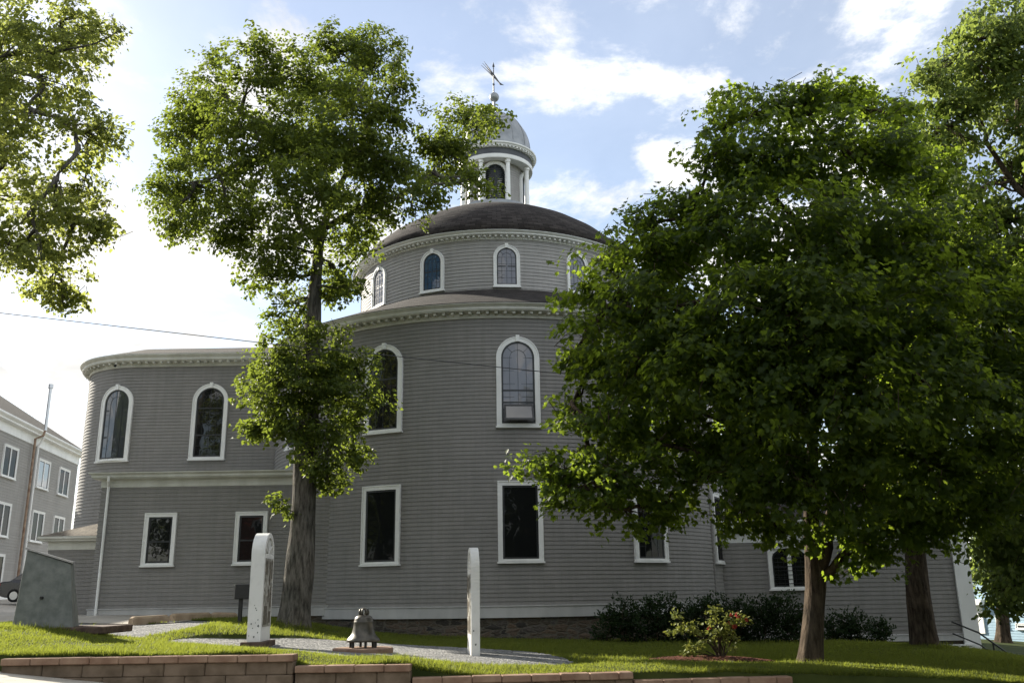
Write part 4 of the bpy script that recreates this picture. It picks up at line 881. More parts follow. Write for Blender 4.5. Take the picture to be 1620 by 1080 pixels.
# handrail by the right wing
q0, q1 = P(1548, 1000, 33), P(1592, 1031, 31.5); hm = MB().tube([q0+np.array((-.6, .6, .35)), q0, q1, q1+np.array((.05, 0, -.5))], .03, 8)
hd_ = thing('handrail', (q1[0], q1[1], gz(q1[0], q1[1])), 'dark iron handrail sloping down past the right wing corner', 'handrail'); hm.build('rail', 'black', hd_)
qm = P(1571, 1016, 32.2)
MB().tube([qm, (qm[0], qm[1], gz(qm[0], qm[1])-.1)], .03, 8).build('rail_post', 'black', hd_)
q2 = P(1550, 1019, 32.8); MB().tube([q2+np.array((-.6, .6, .35)), q2, P(1562, 1027, 32.4)], .025, 8).build('lower_rail', 'black', hd_)
# overhead cable
cp = [P(-200, 466, 21), P(0, 495, 21.5), P(440, 545, 22.5), P(570, 557.5, 23), P(860, 588, 24), P(1000, 600, 24.5), P(1260, 612, 26)]
tag(MB().tube(cp, .011, 6).build('overhead_cable', 'black', origin=cp[1]), 'thin black overhead cable crossing in front of the church', 'cable')

# parked car by the left building
def car(px, py, d, label):
    g = P(px, py, d); L_, Wd = 4.3, 1.72; t = thing('parked_car', g, label, 'car')
    top = [(0, .62), (.05, .92), (.12, .98), (.55, 1.02), (1.05, 1.40), (1.5, 1.47), (2.3, 1.44), (3.0, 1.02), (3.9, .90), (4.22, .72), (4.3, .45)]
    bot = [(4.28, .28), (3.9, .22), (2.0, .2), (.4, .22), (.04, .32)]
    ol = top+bot; n = len(ol); m = MB()
    def y_in(z): return Wd/2 if z < .95 else Wd/2-(z-.95)*.42
    A = [(g[0]+x, g[1]-y_in(z), g[2]+z) for x, z in ol]; B = [(g[0]+x, g[1]+y_in(z), g[2]+z) for x, z in ol]
    m.add(A+B, [tuple(range(n))[::-1], tuple(range(n, 2*n))]+[(i, (i+1) % n, n+(i+1) % n, n+i) for i in range(n)])
    o = m.build('body', 'carpaint', t); bv = o.modifiers.new('bevel', 'BEVEL'); bv.width = .05; bv.segments = 3; bv.limit_method = 'ANGLE'
    for (q, nm) in (([(.72, 1.08), (1.12, 1.36), (1.52, 1.40), (1.52, 1.04)], 'side_window'), ([(1.60, 1.04), (1.60, 1.40), (2.25, 1.37), (2.78, 1.04)], 'side_window')):
        m = MB(); m.prism([(g[0]+x, g[1]-y_in(z)-.012, g[2]+z) for x, z in q], (0, .02, 0)); m.build(nm, 'glass', t)
    m = MB(); m.prism([(g[0]+x, g[1]+s*(y_in(z)-.14), g[2]+z+.025) for (x, z, s) in ((.58, 1.03, -1), (1.03, 1.38, -1), (1.03, 1.38, 1), (.58, 1.03, 1))], (-.012, 0, .012)); m.build('rear_window', 'glass', t)
    for s in (-1, 1):
        m = MB(); m.box((g[0]+.05, g[1]+s*(Wd/2-.2), g[2]+.84), (.14, .44, .17), bev=.03); m.build('tail_light', 'redlens', t)
        for x in (.85, 3.35):
            m = MB(); m.tube([(g[0]+x, g[1]+s*(Wd/2-.2), g[2]+.31), (g[0]+x, g[1]+s*(Wd/2+.01), g[2]+.31)], .315, 24); w = m.build('wheel', 'tyre', t)
            m = MB(); m.tube([(g[0]+x, g[1]+s*(Wd/2), g[2]+.31), (g[0]+x, g[1]+s*(Wd/2+.02), g[2]+.31)], .2, 20); m.build('rim', 'chrome', w)
    MB().box((g[0]-.01, g[1], g[2]+.5), (.03, .5, .12)).build('number_plate', 'white', t)
car(8, 952, 47.5, 'black car parked behind the concrete plinth by the grey building')

# ------------------------------------------------------------------ plants
LEAF = {}
def half(pts, fold):
    """leaf folded along its midrib: right outline pts (x,y) from stem to tip -> two faces"""
    k = len(pts); v = [(x, y, abs(x)*fold) for x, y in pts]+[(-x, y, abs(x)*fold) for x, y in pts[1:-1]]
    right = list(range(k)); left = [0, k-1]+[k+i for i in range(k-3, -1, -1)]
    return np.array(v, float), [right, left]
LEAF['oval'] = half([(0, 0), (.30, .18), (.36, .45), (.2, .8), (0, 1.05)], 0.28)
LEAF['heart'] = half([(0, 0.02), (.26, -.05), (.46, .2), (.38, .55), (.14, .85), (0, 1.08)], 0.30)
LEAF['lobed'] = half([(0, 0), (.34, -.04), (.30, .14), (.66, .30), (.44, .44), (.50, .74), (.20, .62), (.12, .86), (0, 1.06)], 0.22)
LEAF['lance'] = half([(0, 0), (.17, .25), (.18, .6), (0, 1.2)], 0.25)
LEAF['quad'] = half([(0, 0), (.34, .4), (0, 1.0)], 0.25)
def nrmz(a): return a/np.maximum(np.linalg.norm(a, axis=-1, keepdims=True), 1e-9)
def leaves(name, pos, tip, nor, size, shape, mat, parent):
    tv, tf = LEAF[shape]; n = len(pos); k = len(tv)
    t = nrmz(tip); b = nrmz(np.cross(nor, t)); c = np.cross(t, b)
    V = pos[:, None, :]+size[:, None, None]*(tv[None, :, 0:1]*b[:, None]+tv[None, :, 1:2]*t[:, None]+tv[None, :, 2:3]*c[:, None])
    off = wloc(parent); V = V-np.array(off)
    lp = np.concatenate([np.array(f) for f in tf]); ls = np.array([len(f) for f in tf]); st = np.concatenate([[0], np.cumsum(ls)[:-1]])
    me = bpy.data.meshes.new(name); me.vertices.add(n*k); me.vertices.foreach_set('co', V.astype(np.float32).ravel())
    LI = (np.arange(n)[:, None]*k+lp[None]).astype(np.int32).ravel(); me.loops.add(len(LI)); me.loops.foreach_set('vertex_index', LI)
    S = (np.arange(n)[:, None]*len(lp)+st[None]).astype(np.int32).ravel(); me.polygons.add(len(S)); me.polygons.foreach_set('loop_start', S)
    me.update(calc_edges=True); me.materials.append(M[mat]); o = bpy.data.objects.new(name, me); COL.objects.link(o); o.parent = parent
    return o
def foliage(clusters, per_m2, leaf_n, size, up=0.6, droop=0.25, spray=0.55, spread=0.16, shell=(0.35, 1.05), clump=1, clump_r=0.3):
    """clusters (centre, radius-vector); sprays of leaves, gathered in clumps; returns arrays and spray twigs"""
    PS, TP, NO, SZ, TW = [], [], [], [], []
    for c, r, dens in clusters:
        c = np.array(c, float); r = np.array(r, float); area = 4*math.pi*(r[0]*r[1]*r[2])**(2/3)
        nc = max(5, int(area*per_m2*dens/clump)); dc = nrmz(rng.normal(size=(nc, 3)))
        rad = shell[0]+(shell[1]-shell[0])*rng.uniform(0, 1, nc)**0.6
        cc = c+dc*r*rad[:, None]*(1+0.10*rng.normal(size=(nc, 1)))
        k_ = np.maximum(1, rng.poisson(clump, nc)) if clump > 1 else np.ones(nc, int)
        d = np.repeat(dc, k_, 0); sp = np.repeat(cc, k_, 0); ns = len(sp)
        if clump > 1: sp = sp+rng.normal(0, clump_r, (ns, 3))*np.array([1, 1, .55])
        od = nrmz(d*np.array([1, 1, .6])+rng.normal(0, .45, (ns, 3))+np.array([0, 0, -droop])); L_ = spray*rng.uniform(.5, 1.35, ns)
        s0 = sp-od*L_[:, None]*.6
        for i in range(0, ns): TW.append((s0[i]-od[i]*.25, sp[i]+od[i]*L_[i]*.1))
        m = leaf_n; t = (np.arange(m)+rng.uniform(0, 1, (ns, m)))/m
        p = s0[:, None]+od[:, None]*(L_[:, None]*t)[..., None]
        side = nrmz(np.cross(od, np.array([0, 0, 1.])+rng.normal(0, .25, (ns, 3)))); sg = np.where(np.arange(m) % 2 == 0, 1, -1)[None, :, None]
        p = p+side[:, None]*sg*rng.uniform(0, spread, (ns, m, 1))+rng.normal(0, spread*.35, (ns, m, 3))
        tip = od[:, None]*.55+side[:, None]*sg*.75+np.array([0, 0, -droop*1.6])+rng.normal(0, .35, (ns, m, 3))
        no = np.array([0, 0, up])+d[:, None]*.45+rng.normal(0, .42, (ns, m, 3))
        PS.append(p.reshape(-1, 3)); TP.append(tip.reshape(-1, 3)); NO.append(no.reshape(-1, 3)); SZ.append((size*np.repeat(rng.uniform(.7, 1.15, (ns, 1)), m, 1)*rng.uniform(.55, 1.2, (ns, m))).ravel())
    return np.concatenate(PS), np.concatenate(TP), np.concatenate(NO), np.concatenate(SZ), TW
def limb(m, a, b, r0, r1, sag=0.12, n=8, seg=7):
    a, b = np.array(a, float), np.array(b, float); l = np.linalg.norm(b-a); pts, rs = [], []
    w1, w2 = rng.normal(0, abs(sag)*l*.35, 3), rng.normal(0, .05*l, 3)
    for i in range(seg+1):
        t = i/seg; pts.append(a+(b-a)*t+np.array([0, 0, -sag*l])*math.sin(math.pi*t)*.6+w1*.35*math.sin(math.pi*t)+w2*math.sin(2*math.pi*t)); rs.append(r0+(r1-r0)*t**.8)
    m.tube(pts, rs, n); return pts
def limb_part(t, mat, *a):
    m = MB(); limb(m, *a); return m.build('limb', mat, t, smooth=True)
def px_clusters(lst, d, deep=1.0, jit=0.0, tight=.97):
    o_ = []
    for e in lst:
        x, y, r = e[:3]; dd = e[3] if len(e) > 3 else (rng.uniform(-jit, jit)); k = e[4] if len(e) > 4 else 1.0
        c = P(x, y, d+dd); R = r*np.linalg.norm(c)/F_PX*tight; o_.append((c, (R, R*deep, R*.92), k))
    return o_
def rough_trunk(m, pts, rad, n=28, flare=1.0, lump=0.05):
    """trunk with buttressed foot and uneven girth"""
    pts = [np.array(p, float) for p in pts]; P_, R_l = [], []
    for i in range(len(pts)-1):
        for t in np.linspace(0, 1, 7, endpoint=False): P_.append(pts[i]+(pts[i+1]-pts[i])*t); R_l.append(rad[i]+(rad[i+1]-rad[i])*t)
    P_.append(pts[-1]); R_l.append(rad[-1]); ph = rng.uniform(0, 6, 4); vs, fs, uv = [], [], []; z0 = pts[0][2]
    for i, (p, r) in enumerate(zip(P_, R_l)):
        h = p[2]-z0; fl = flare*math.exp(-max(h, 0)/.35)
        for k in range(n):
            a = 2*math.pi*k/n; q = r*(1+.35*fl*(1+.8*math.sin(5*a+ph[0]))+lump*math.sin(3*a+ph[1]+h*.9)+lump*.8*math.sin(2*a+ph[2]-h*1.9)+.02*math.sin(9*a+ph[3]+h*3))
            vs.append((p[0]+q*math.cos(a), p[1]+q*math.sin(a), p[2])); uv.append((k/n, h))
    for i in range(len(P_)-1):
        for k in range(n): fs.append((i*n+k, i*n+(k+1) % n, (i+1)*n+(k+1) % n, (i+1)*n+k))
    m.add(vs, fs, uv)
def tree(name, label, base, trunk_pts, trunk_r, clusters, leafspec, barkm, leafm, forks, group=None, limb_r=0.13, twigs=0.25, flare=1.0, skip=0, sag=0.1):
    t = thing(name, base, label, 'tree', group); m = MB(); rough_trunk(m, trunk_pts, trunk_r, flare=flare)
    forks = [np.array(f, float) for f in forks]
    made = []
    for i, (c, r, k) in enumerate(clusters):
        cand = forks+[p for p in made]
        d = [np.linalg.norm(np.array(c)-f)*(1.0 if j < len(forks) else 1.25) for j, f in enumerate(cand)]
        f = cand[int(np.argmin(d))]; l = min(d); rr = min(limb_r, .03+l*.02)
        pts = limb(m, f, f+(np.array(c)-f)*max(.3, 1-.45*r[0]/max(l, r[0])), rr, .018, sag)
        made += [pts[4], pts[6]]
        for q in range(4):
            e = np.array(c)+nrmz(rng.normal(size=3))*np.array(r)*np.array((.5, .5, .22))-np.array((0, 0, .25*r[2])); limb(m, pts[rng.integers(3, 7)], e, .028, .008, .03, 5, 4)
    ps, tp, no, sz, tw = foliage(clusters, **leafspec)
    for (a, b) in tw:
        if rng.uniform() < twigs: m.tube([a, (a+b)/2+rng.normal(0, .03, 3), b], [.008, .006, .003], 4, caps=False)
    m.build('trunk', barkm, t, smooth=True)
    return t, (ps, tp, no, sz)

# linden in front of the church
LD = 25.6
lin = px_clusters([(400, 105, 42), (345, 125, 36), (330, 175, 48), (300, 230, 50), (275, 295, 42), (268, 345, 30), (330, 300, 62), (400, 215, 80), (375, 350, 58), (300, 370, 28), (480, 210, 85), (480, 115, 45), (560, 115, 62), (605, 95, 42), (540, 205, 85), (590, 275, 66), (618, 170, 38), (635, 130, 20), (480, 310, 75), (545, 355, 55), (600, 335, 38), (445, 385, 48), (415, 430, 34), (455, 440, 26), (532, 425, 32), (548, 455, 18), (520, 470, 24), (550, 448, 18), (474, 478, 16), (470, 505, 16),
                   (690, 215, 36), (735, 195, 42), (772, 182, 26), (720, 250, 44), (748, 285, 24), (672, 298, 36), (655, 342, 22), (628, 262, 36), (690, 270, 34), (575, 388, 16), (300, 190, 26), (520, 70, 24), (585, 62, 20)], LD, 1.1, 2.6)
lin += px_clusters([(452, 492, 26, -.5), (465, 530, 30, .3), (440, 565, 36, -.6), (412, 585, 26, -.3), (405, 622, 26, .2), (430, 632, 42, -.8), (470, 600, 50, -1.0), (505, 585, 46, -.6), (545, 570, 36, .2), (575, 590, 24, .3), (588, 632, 14, .1), (540, 625, 42, -.5), (560, 660, 28, .2), (500, 660, 50, -1.0), (462, 668, 40, -.8), (420, 668, 22, .1), (540, 700, 32, -.2), (510, 725, 32, -.6), (555, 722, 16, .1), (515, 758, 20, -.3), (395, 680, 12, 0), (540, 530, 20, .1), (520, 765, 14, 0), (500, 520, 18, -.8)], LD, 0.9)
sprig = px_clusters([(440, 795, 14, -.5), (430, 790, 8, -.5), (455, 808, 12, -.4)], LD, 0.8)
tb = P(466, 986, LD); tb[2] = gz(tb[0], tb[1])-.08
tp_ = [tb, P(474, 905, LD), P(478, 840, LD), P(481, 760, LD), P(486, 680, LD), P(490, 600, LD), P(495, 520, LD), P(498, 455, LD), P(503, 400, LD)]
tr_ = [.41, .385, .345, .33, .32, .28, .23, .19, .15]
t, arr = tree('linden_tree', 'tall linden tree with a bare lower trunk and leafy sprouts, standing left of the bell', tb, tp_, tr_, lin, dict(per_m2=10.5, leaf_n=18, size=.11, up=.7, droop=.28, spray=.48, spread=.14, clump=4, clump_r=.22), 'bark', 'leaf_linden', [P(490, 640, LD), P(493, 560, LD), P(498, 455, LD), P(500, 430, LD), P(503, 400, LD), P(510, 360, LD), P(535, 300, LD), P(470, 330, LD-.3), P(600, 320, LD), P(650, 300, LD), P(685, 272, LD), P(710, 240, LD), P(735, 215, LD), P(760, 195, LD), P(575, 160, LD), P(380, 180, LD), P(420, 250, LD), P(555, 230, LD)], limb_r=.16, sag=.05, flare=.65)
s2 = foliage(sprig, 12, 14, .12, spray=.3)
leaves('crown', *[np.concatenate([a, b]) for a, b in zip(arr, s2[:4])], 'heart', 'leaf_linden', t)
LM='bark'; limb_part(t, LM, P(470, 815, LD-.35), P(440, 795, LD-.5), .02, .008, .02, 5, 4); limb_part(t, LM, P(503, 400, LD), P(510, 360, LD), .16, .13, 0); limb_part(t, LM, P(508, 365, LD), P(535, 300, LD), .13, .10, .02); limb_part(t, LM, P(503, 395, LD), P(470, 330, LD-.3), .13, .09, .02); limb_part(t, LM, P(515, 360, LD), P(690, 270, LD), .11, .05, .08); limb_part(t, LM, P(535, 300, LD), P(575, 130, LD), .10, .03, .02); limb_part(t, LM, P(470, 330, LD-.3), P(380, 170, LD), .09, .03, .02)

# big tree at the left edge, trunk outside the picture
TD = 20.5
lft = px_clusters([(60, 50, 80), (130, 55, 42), (168, 45, 18), (20, 130, 85), (88, 120, 55), (55, 190, 42), (140, 195, 36), (160, 225, 30), (168, 200, 18), (130, 245, 36), (20, 300, 46), (80, 300, 42), (120, 300, 38), (150, 318, 24), (95, 350, 42), (40, 350, 44), (130, 355, 28), (160, 362, 14), (60, 400, 36), (25, 400, 34), (100, 405, 22), (85, 440, 18), (105, 462, 16), (60, 455, 12), (100, 480, 10), (15, 230, 24), (110, 20, 40), (-70, 90, 110), (-90, 250, 100), (-60, 370, 60), (-180, 150, 120), (-200, 300, 110)], TD, 1.0, 1.8)
tb = P(-330, 1000, TD+1); tb[2] = gz(tb[0], tb[1])-.1
tpl = [tb, P(-325, 760, TD+1), P(-315, 500, TD+1), P(-290, 330, TD+.6), P(-260, 200, TD+.4)]
t, arr = tree('overhanging_tree', 'tree hanging leafy branches into the upper left of the picture', tb, tpl, [.42, .38, .33, .26, .2], lft, dict(per_m2=6.3, leaf_n=16, size=.11, up=.65, droop=.32, spray=.5, spread=.14, clump=4, clump_r=.22), 'bark', 'leaf_bright', [P(-290, 330, TD+.6), P(-260, 200, TD+.4), P(-150, 180, TD), P(-110, 300, TD)], limb_r=.14, sag=.04)
leaves('crown', *arr, 'heart', 'leaf_bright', t)
LM='bark'; limb_part(t, LM, P(-280, 290, TD+.5), P(-110, 300, TD), .16, .09, 0); limb_part(t, LM, P(-265, 230, TD+.4), P(-150, 180, TD), .17, .10, 0); limb_part(t, LM, P(60, 95, TD), P(190, 48, TD), .05, .012, .05)

# maple
MD = 18.3
mp_ = px_clusters([(1152, 165, 26), (1145, 200, 34), (1200, 175, 32), (1245, 165, 38), (1290, 160, 36), (1335, 165, 38), (1390, 175, 34), (1425, 185, 28), (1140, 260, 48), (1215, 250, 70, -1), (1310, 255, 75, -.6), (1400, 265, 75, -.5), (1470, 280, 55, .5), (1085, 320, 36), (1090, 380, 60), (1170, 350, 85, -1.2), (1280, 370, 95, -2), (1400, 380, 95, -1.6), (1500, 390, 75, -.5), (1570, 430, 60, .5), (1012, 350, 28), (1035, 400, 46), (975, 395, 24), (960, 430, 36), (990, 480, 52), (930, 470, 26), (935, 525, 42), (1060, 490, 85, -1), (1170, 490, 100, -2), (1300, 500, 110, -2.6), (1430, 500, 105, -2.2), (1540, 520, 90, -1), (1610, 520, 70, 0), (905, 565, 18), (950, 575, 42), (1020, 580, 70, -.8), (1110, 600, 85, -1.8), (1230, 620, 95, -2.4), (1350, 630, 105, -2.6), (1470, 630, 100, -2), (1580, 630, 85, -1),
                   (905, 655, 20), (930, 680, 34, -.6), (985, 660, 48, -.8), (930, 722, 32, -.6), (885, 752, 20, -.3), (858, 735, 10, -.2), (905, 785, 26, -.4), (965, 765, 44, -.8), (1030, 750, 50, -1), (960, 808, 22, -.4), (1010, 812, 26, -.5), (1060, 800, 22, -.5), (1080, 760, 30, -.6), (1130, 740, 36, -.6), (1180, 770, 46, -1.4), (1240, 750, 66, -1.8), (1350, 760, 72, -2), (1460, 750, 75, -1.6), (1560, 750, 72, -1), (1180, 818, 26, -.8), (1240, 830, 34, -1), (1325, 832, 24, -1), (1385, 846, 34, -.8), (1372, 882, 18, -.6), (1450, 825, 38, -.6), (1520, 810, 38, -.4), (1590, 790, 40, 0),
                   (1250, 560, 110, 2.2), (1400, 560, 110, 2.4), (1120, 560, 80, 1.8), (1330, 420, 100, 2.0), (1480, 470, 90, 2.2), (1000, 700, 42, .4), (1080, 700, 46, .5), (1150, 690, 56, 0), (1060, 640, 48, .8), (990, 600, 46, .5), (1060, 430, 56, .8), (1000, 520, 46, .6), (1200, 700, 80, 1.6), (1400, 720, 90, 2)], MD, 1.0, .9, .87)
tb = P(1281, 1053, MD); tb[2] = gz(tb[0], tb[1])-.08
tpm = [tb, P(1286, 985, MD), P(1290, 930, MD), P(1289, 885, MD), P(1283, 830, MD), P(1285, 760, MD), P(1285, 680, MD)]
t, arr = tree('maple_tree', 'broad dense maple tree with a split brown trunk beside the flowering bush', tb, tpm, [.225, .205, .20, .195, .15, .13, .11], mp_, dict(per_m2=15, leaf_n=18, size=.115, up=.85, droop=.5, spray=.5, spread=.16, clump=5, clump_r=.24), 'bark2', 'leaf_maple', [P(1290, 830, MD), P(1285, 760, MD), P(1285, 680, MD), P(1340, 860, MD-.2), P(1330, 780, MD), P(1250, 640, MD), P(1360, 600, MD), P(1300, 500, MD)], limb_r=.12, flare=.5, sag=-.06)
leaves('crown', *arr, 'lobed', 'leaf_maple', t)
LM='bark2'; limb_part(t, LM, P(1296, 912, MD-.02), P(1345, 868, MD-.25), .105, .085, .10); limb_part(t, LM, P(1340, 870, MD-.25), P(1385, 820, MD), .10, .06, .05); limb_part(t, LM, P(1296, 905, MD), P(1318, 800, MD+.1), .13, .09, 0); limb_part(t, LM, P(1318, 800, MD+.1), P(1330, 700, MD), .10, .08, 0); limb_part(t, LM, P(1330, 700, MD), P(1360, 600, MD), .08, .06, 0); limb_part(t, LM, P(1285, 690, MD), P(1250, 640, MD), .12, .08, 0); limb_part(t, LM, P(1285, 690, MD), P(1300, 500, MD), .12, .08, 0); limb_part(t, LM, P(1300, 500, MD), P(1290, 200, MD), .08, .02, 0)
LM='bark2'; limb_part(t, LM, P(1286, 780, MD), P(1000, 700, MD-.4), .09, .03, .02); limb_part(t, LM, P(1286, 760, MD), P(960, 560, MD), .09, .03, -.02)

# tree behind the maple (trunk seen in its shade) and the tall pale tree at the right edge
KD = 27.5
tb = P(1464, 1021, KD); tb[2] = gz(tb[0], tb[1])-.08
bk_ = px_clusters([(1420, 640, 90), (1520, 640, 90), (1460, 520, 100), (1560, 520, 80), (1440, 420, 80), (1530, 400, 80), (1400, 780, 50), (1480, 770, 60), (1540, 770, 60), (1450, 830, 30, -.6), (1500, 835, 26, -.5), (1610, 640, 80)], KD, .9, 1.5)
t, arr = tree('shaded_tree', 'dark trunked tree standing in shade between the maple and the right wing', tb, [tb, P(1454, 950, KD), P(1448, 880, KD), P(1440, 800, KD), P(1435, 700, KD)], [.37, .33, .295, .27, .2], bk_, dict(per_m2=3.0, leaf_n=12, size=.20, up=.8, droop=.4, spray=.6, spread=.2), 'bark2', 'leaf_maple', [P(1440, 800, KD), P(1435, 700, KD)], limb_r=.14, flare=.5, sag=-.03, twigs=0)
leaves('crown', *arr, 'lobed', 'leaf_maple', t)
AD = 23.0
tb = P(1720, 1060, AD); tb[2] = gz(tb[0], tb[1])-.1
tal = px_clusters([(1600, 25, 46), (1640, 60, 60), (1555, 60, 36), (1530, 45, 22), (1525, 90, 30), (1485, 95, 24), (1500, 125, 28), (1468, 130, 12), (1560, 120, 44), (1610, 120, 46), (1540, 165, 30), (1590, 185, 30), (1640, 170, 50), (1500, 190, 30), (1470, 215, 24), (1530, 225, 24), (1600, 250, 22), (1570, 285, 18), (1620, 300, 22), (1460, 240, 34), (1480, 330, 50), (1540, 370, 50), (1500, 160, 36), (1450, 190, 22), (1500, 250, 34), (1470, 280, 30), (1540, 300, 28), (1590, 340, 28), (1510, 330, 34), (1650, 250, 50), (1620, 400, 36), (1660, 380, 60),
                   (1600, 470, 44), (1590, 560, 46), (1620, 640, 50), (1590, 720, 50), (1570, 800, 34), (1610, 820, 44), (1600, 880, 32), (1618, 930, 28), (1595, 925, 16), (1600, 960, 14), (1640, 900, 50), (1660, 560, 80), (1660, 720, 80), (1580, 860, 20), (1560, 838, 22), (1740, 500, 105, -4), (1770, 700, 120, -6), (1730, 880, 90, -5), (1800, 300, 120, -4), (1850, 900, 120, -7)], AD, 1.0, 1.4)  # the last clusters, out of view, are added to shade the right wing
t, arr = tree('tall_pale_tree', 'tall tree with loose pale green leaves rising at the right edge behind the maple', tb, [tb, P(1715, 800, AD), P(1690, 560, AD), P(1655, 400, AD), P(1640, 330, AD)], [.42, .36, .28, .2, .16], tal, dict(per_m2=10, leaf_n=15, size=.15, up=.6, droop=.45, spray=.5, spread=.16, clump=4, clump_r=.22), 'bark2', 'leaf_tall', [P(1690, 560, AD), P(1640, 330, AD), P(1600, 285, AD), P(1560, 225, AD), P(1610, 200, AD), P(1700, 700, AD), P(1710, 800, AD)], limb_r=.09, sag=.0)
leaves('crown', *arr, 'oval', 'leaf_tall', t)
LM='bark2'; limb_part(t, LM, P(1640, 330, AD), P(1600, 285, AD), .10, .08, 0); limb_part(t, LM, P(1600, 285, AD), P(1560, 225, AD), .08, .06, 0); limb_part(t, LM, P(1560, 225, AD), P(1540, 150, AD), .05, .02, 0); limb_part(t, LM, P(1632, 330, AD), P(1610, 200, AD), .07, .05, 0); limb_part(t, LM, P(1610, 200, AD), P(1590, 60, AD), .05, .02, 0); limb_part(t, LM, P(1640, 335, AD), P(1620, 240, AD), .05, .03, 0); limb_part(t, LM, P(1615, 300, AD), P(1560, 290, AD), .04, .02, 0)
# trees beyond the right wing
for (x, y, dd, cl, lab) in ((1585, 1006, 44, [(1560, 890, 32), (1600, 885, 36), (1575, 925, 26), (1545, 880, 20), (1610, 925, 26), (1580, 850, 32), (1640, 880, 50), (1540, 910, 14)], 'yellow-green tree in sun beyond the right wing corner, in front of the blue house'),
                            (1700, 1000, 62, [(1640, 880, 70), (1720, 860, 80), (1600, 860, 50), (1560, 850, 50), (1680, 780, 80)], 'distant green tree rising behind the blue house')):
    tb = P(x, y, dd); tb[2] = gz(tb[0], tb[1])-.1; cl = px_clusters(cl, dd, .9, 1.2); top = P(x, y-90, dd)
    t, arr = tree('distant_tree', lab, tb, [tb, (tb+top)/2, top], [.3, .25, .18], cl, dict(per_m2=3, leaf_n=12, size=.26, up=.6, droop=.3, spray=.8, spread=.3), 'bark2', 'leaf_tall', [top], limb_r=.12, twigs=0)
    leaves('crown', *arr, 'quad', 'leaf_tall', t)
# shrubs along the church
def shrub(label, lst, d, cat='shrub', size=.075, leafm='leaf_yew', shape='oval', per=26, n=18, group='dark shrubs along the church wall', deep=.8):
    cl = px_clusters(lst, d, deep); c0 = cl[len(cl)//2][0]; b = np.array((c0[0], c0[1], gz(c0[0], c0[1]))); t = thing('evergreen_shrub', b, label, cat, group); m = MB()
    for c, r, k in cl:
        for q in range(5):
            e = np.array(c)+nrmz(rng.normal(size=3)+np.array((0, 0, .6)))*np.array(r)*.8; s_ = np.array((c[0]+rng.uniform(-.2, .2), c[1]+rng.uniform(-.2, .2), gz(c[0], c[1])-.03)); limb(m, s_, e, .02, .006, 0, 5, 4)
    m.build('stems', 'bark2', t)
    ps, tp, no, sz, _ = foliage(cl, per, n, size, up=.5, droop=-.35, spray=.32, spread=.08, shell=(.3, 1.08)); ok = ps[:, 2] > terr(ps[:, 0], ps[:, 1])+.02
    leaves('foliage', ps[ok], tp[ok], no[ok], sz[ok], shape, leafm, t)
shrub('dark evergreen shrub against the stone foundation, left end of the shrub row', [(965, 990, 26), (985, 970, 24), (1010, 985, 32), (1045, 968, 30), (1050, 1000, 28), (1085, 980, 34), (1115, 965, 24), (1105, 1000, 26), (950, 1008, 16), (1000, 1008, 18)], 27.6)
shrub('tall dark hedge-like shrub behind the flowering bush', [(1145, 965, 26), (1170, 985, 34), (1205, 970, 32), (1240, 965, 30), (1235, 1000, 30), (1265, 985, 26), (1190, 1008, 20), (1150, 1005, 22)], 28.4)
shrub('low dark shrub right of the maple trunk', [(1318, 995, 26), (1345, 985, 22), (1365, 1000, 26), (1395, 1000, 18), (1335, 1015, 14), (1390, 1012, 14)], 30.5)
# flowering bush in its ring of mulch
fb = P(1140, 1036, 19.9); fb[2] = float(mulch_z(np.array([fb[0]]), np.array([fb[1]]))[0]); t = thing('flowering_bush', fb, 'loose pale green bush with a few red flowers in a ring of bark mulch', 'bush')
cl = px_clusters([(1080, 985, 14), (1068, 974, 8), (1098, 990, 14), (1112, 995, 14), (1128, 968, 12), (1132, 962, 8), (1130, 990, 16), (1145, 985, 18), (1158, 980, 16), (1172, 978, 10), (1122, 1006, 12), (1150, 1000, 16), (1090, 1030, 10), (1105, 1034, 12), (1100, 1020, 8), (1085, 1036, 6), (1160, 1004, 12), (1155, 1024, 6), (1180, 980, 6), (1066, 1000, 8)], 19.9, 1.2)
ps, tp, no, sz, tw = foliage(cl, 16, 9, .085, up=.7, droop=.1, spray=.2, spread=.06); leaves('foliage', ps, tp, no, sz, 'oval', 'leaf_bush', t)
m = MB()
for c, r, k in cl[:15]: limb(m, fb+np.array((rng.uniform(-.08, .08), rng.uniform(-.08, .08), -.03)), c, .02, .006, -.05, 6, 5)
m.tube([fb+np.array((0, 0, -.05)), P(1138, 1018, 19.9), P(1140, 1002, 19.9)], [.045, .035, .02], 8); m.build('stems', 'bark2', t)
for (x, y) in ((1156, 973), (1165, 971), (1152, 985), (1163, 990), (1160, 991), (1181, 980), (1122, 993), (1168, 976)):
    c = P(x, y, 19.9-.22); k = 14; d = nrmz(rng.normal(size=(k, 3))+np.array((0, -.6, .3))); leaves('flower', c+d*.012, d, nrmz(rng.normal(size=(k, 3))), np.full(k, .042), 'oval', 'petal', t)

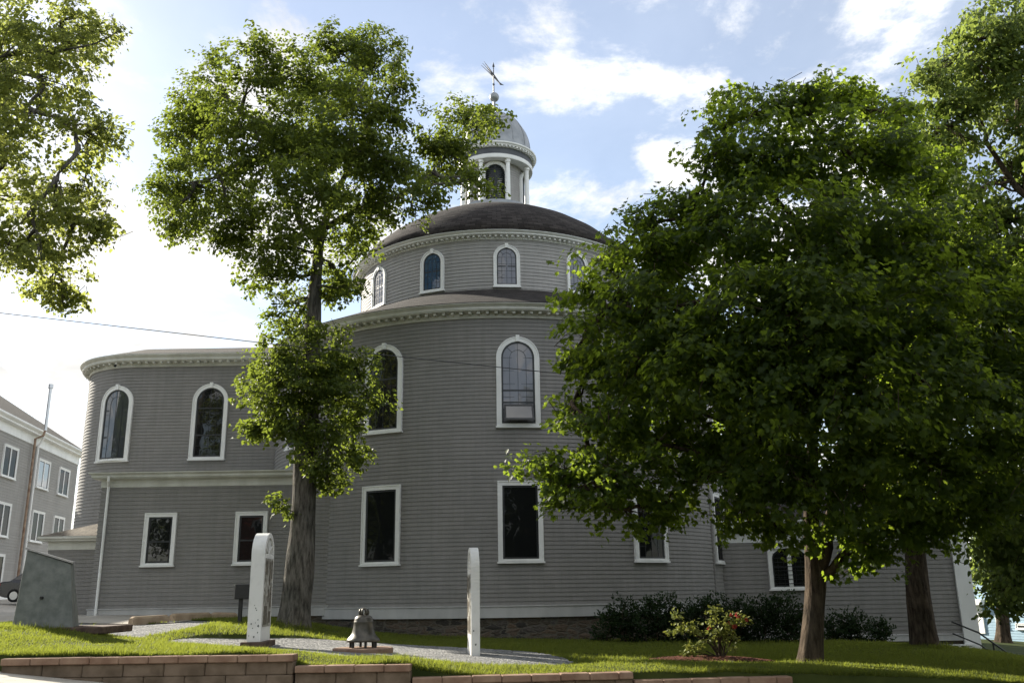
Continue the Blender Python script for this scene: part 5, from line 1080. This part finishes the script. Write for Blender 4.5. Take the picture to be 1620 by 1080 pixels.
# ---- across the street behind the camera: what the window panes mirror, and unseen trees added to shade the front
for (x, y, h, r, lab) in ((-46, 2, 19, 7, 'great round unseen tree far to the left across the street'), (-33, 9, 17, 7, 'unseen tree standing left of the picture near the pavement'), (-30, -20, 15, 5, 'unseen tree across the street beside the red brick house'), (-34, -9, 15, 6, 'tree across the street opposite the concrete plinth'), (-4, -13, 16, 7, 'unseen tree across the street opposite the bell, blocking low sky light'), (10, -9, 17, 7.5, 'unseen tree opposite the maple, placed to shade the right side'), (24, -3, 19, 8.5, 'unseen tree farther down the hill, added to block sky light'), (18.5, 8.5, 17, 6.5, 'unseen tree downhill of the maple, added to shade the right wing and lawn'), (33, 12, 18, 8, 'unseen tree farthest to the right, added to block sky light')):
    zb_ = float(side_z(np.clip(x, -25, 25)))-.2; b = np.array((x, y, zb_)); cl = []
    for k in range(9):
        d = nrmz(rng.normal(size=3)); cl.append((b+np.array((0, 0, h*.55))+d*np.array((r*.62, r*.62, h*.28)), (r*.5, r*.5, r*.48), 1.0))
    t, arr = tree('unseen_tree', lab, b, [b, b+np.array((.1, 0, h*.25)), b+np.array((.2, .1, h*.5))], [.4, .32, .22], cl, dict(per_m2=1.3, leaf_n=9, size=.5, up=.5, droop=.3, spray=1.2, spread=.5), 'bark', 'leaf_linden', [b+np.array((.2, .1, h*.5))], limb_r=.15, twigs=0)
    leaves('crown', *arr, 'quad', 'leaf_linden', t)
bx, by = -24.0, -24.0; bz = float(side_z(-24)); bh = thing('brick_house', (bx, by, bz), 'red brick house across the street, mirrored in the windows of the low addition', 'house')
MB().box((bx, by, bz+3.0), (13, 8, 7.0)).build('wall', 'brick', bh)
MB().prism([(bx-6.9, by-4.4, bz+6.4), (bx-6.9, by+4.4, bz+6.4), (bx-6.9, by, bz+9.4)], (13.8, 0, 0)).build('roof', 'roof', bh)
for k in range(4):
    for z in (1.0, 4.0): window(bh, map_flat((bx-4.5+3*k, by+4.0), (-1, 0, 0), (0, 1, 0)), 1.2, bz+z, bz+z+1.8, False, .13, 'glass_dull', (.5,), 2, 1, muntin=False)

# ------------------------------------------------------------------ lift everything to the ground datum
for o in list(COL.objects):
    if o.parent is None:
        if o.type == 'CAMERA': o.matrix_world = Matrix.Translation((0, 0, EYE)) @ o.matrix_world
        else: o.location.z += EYE
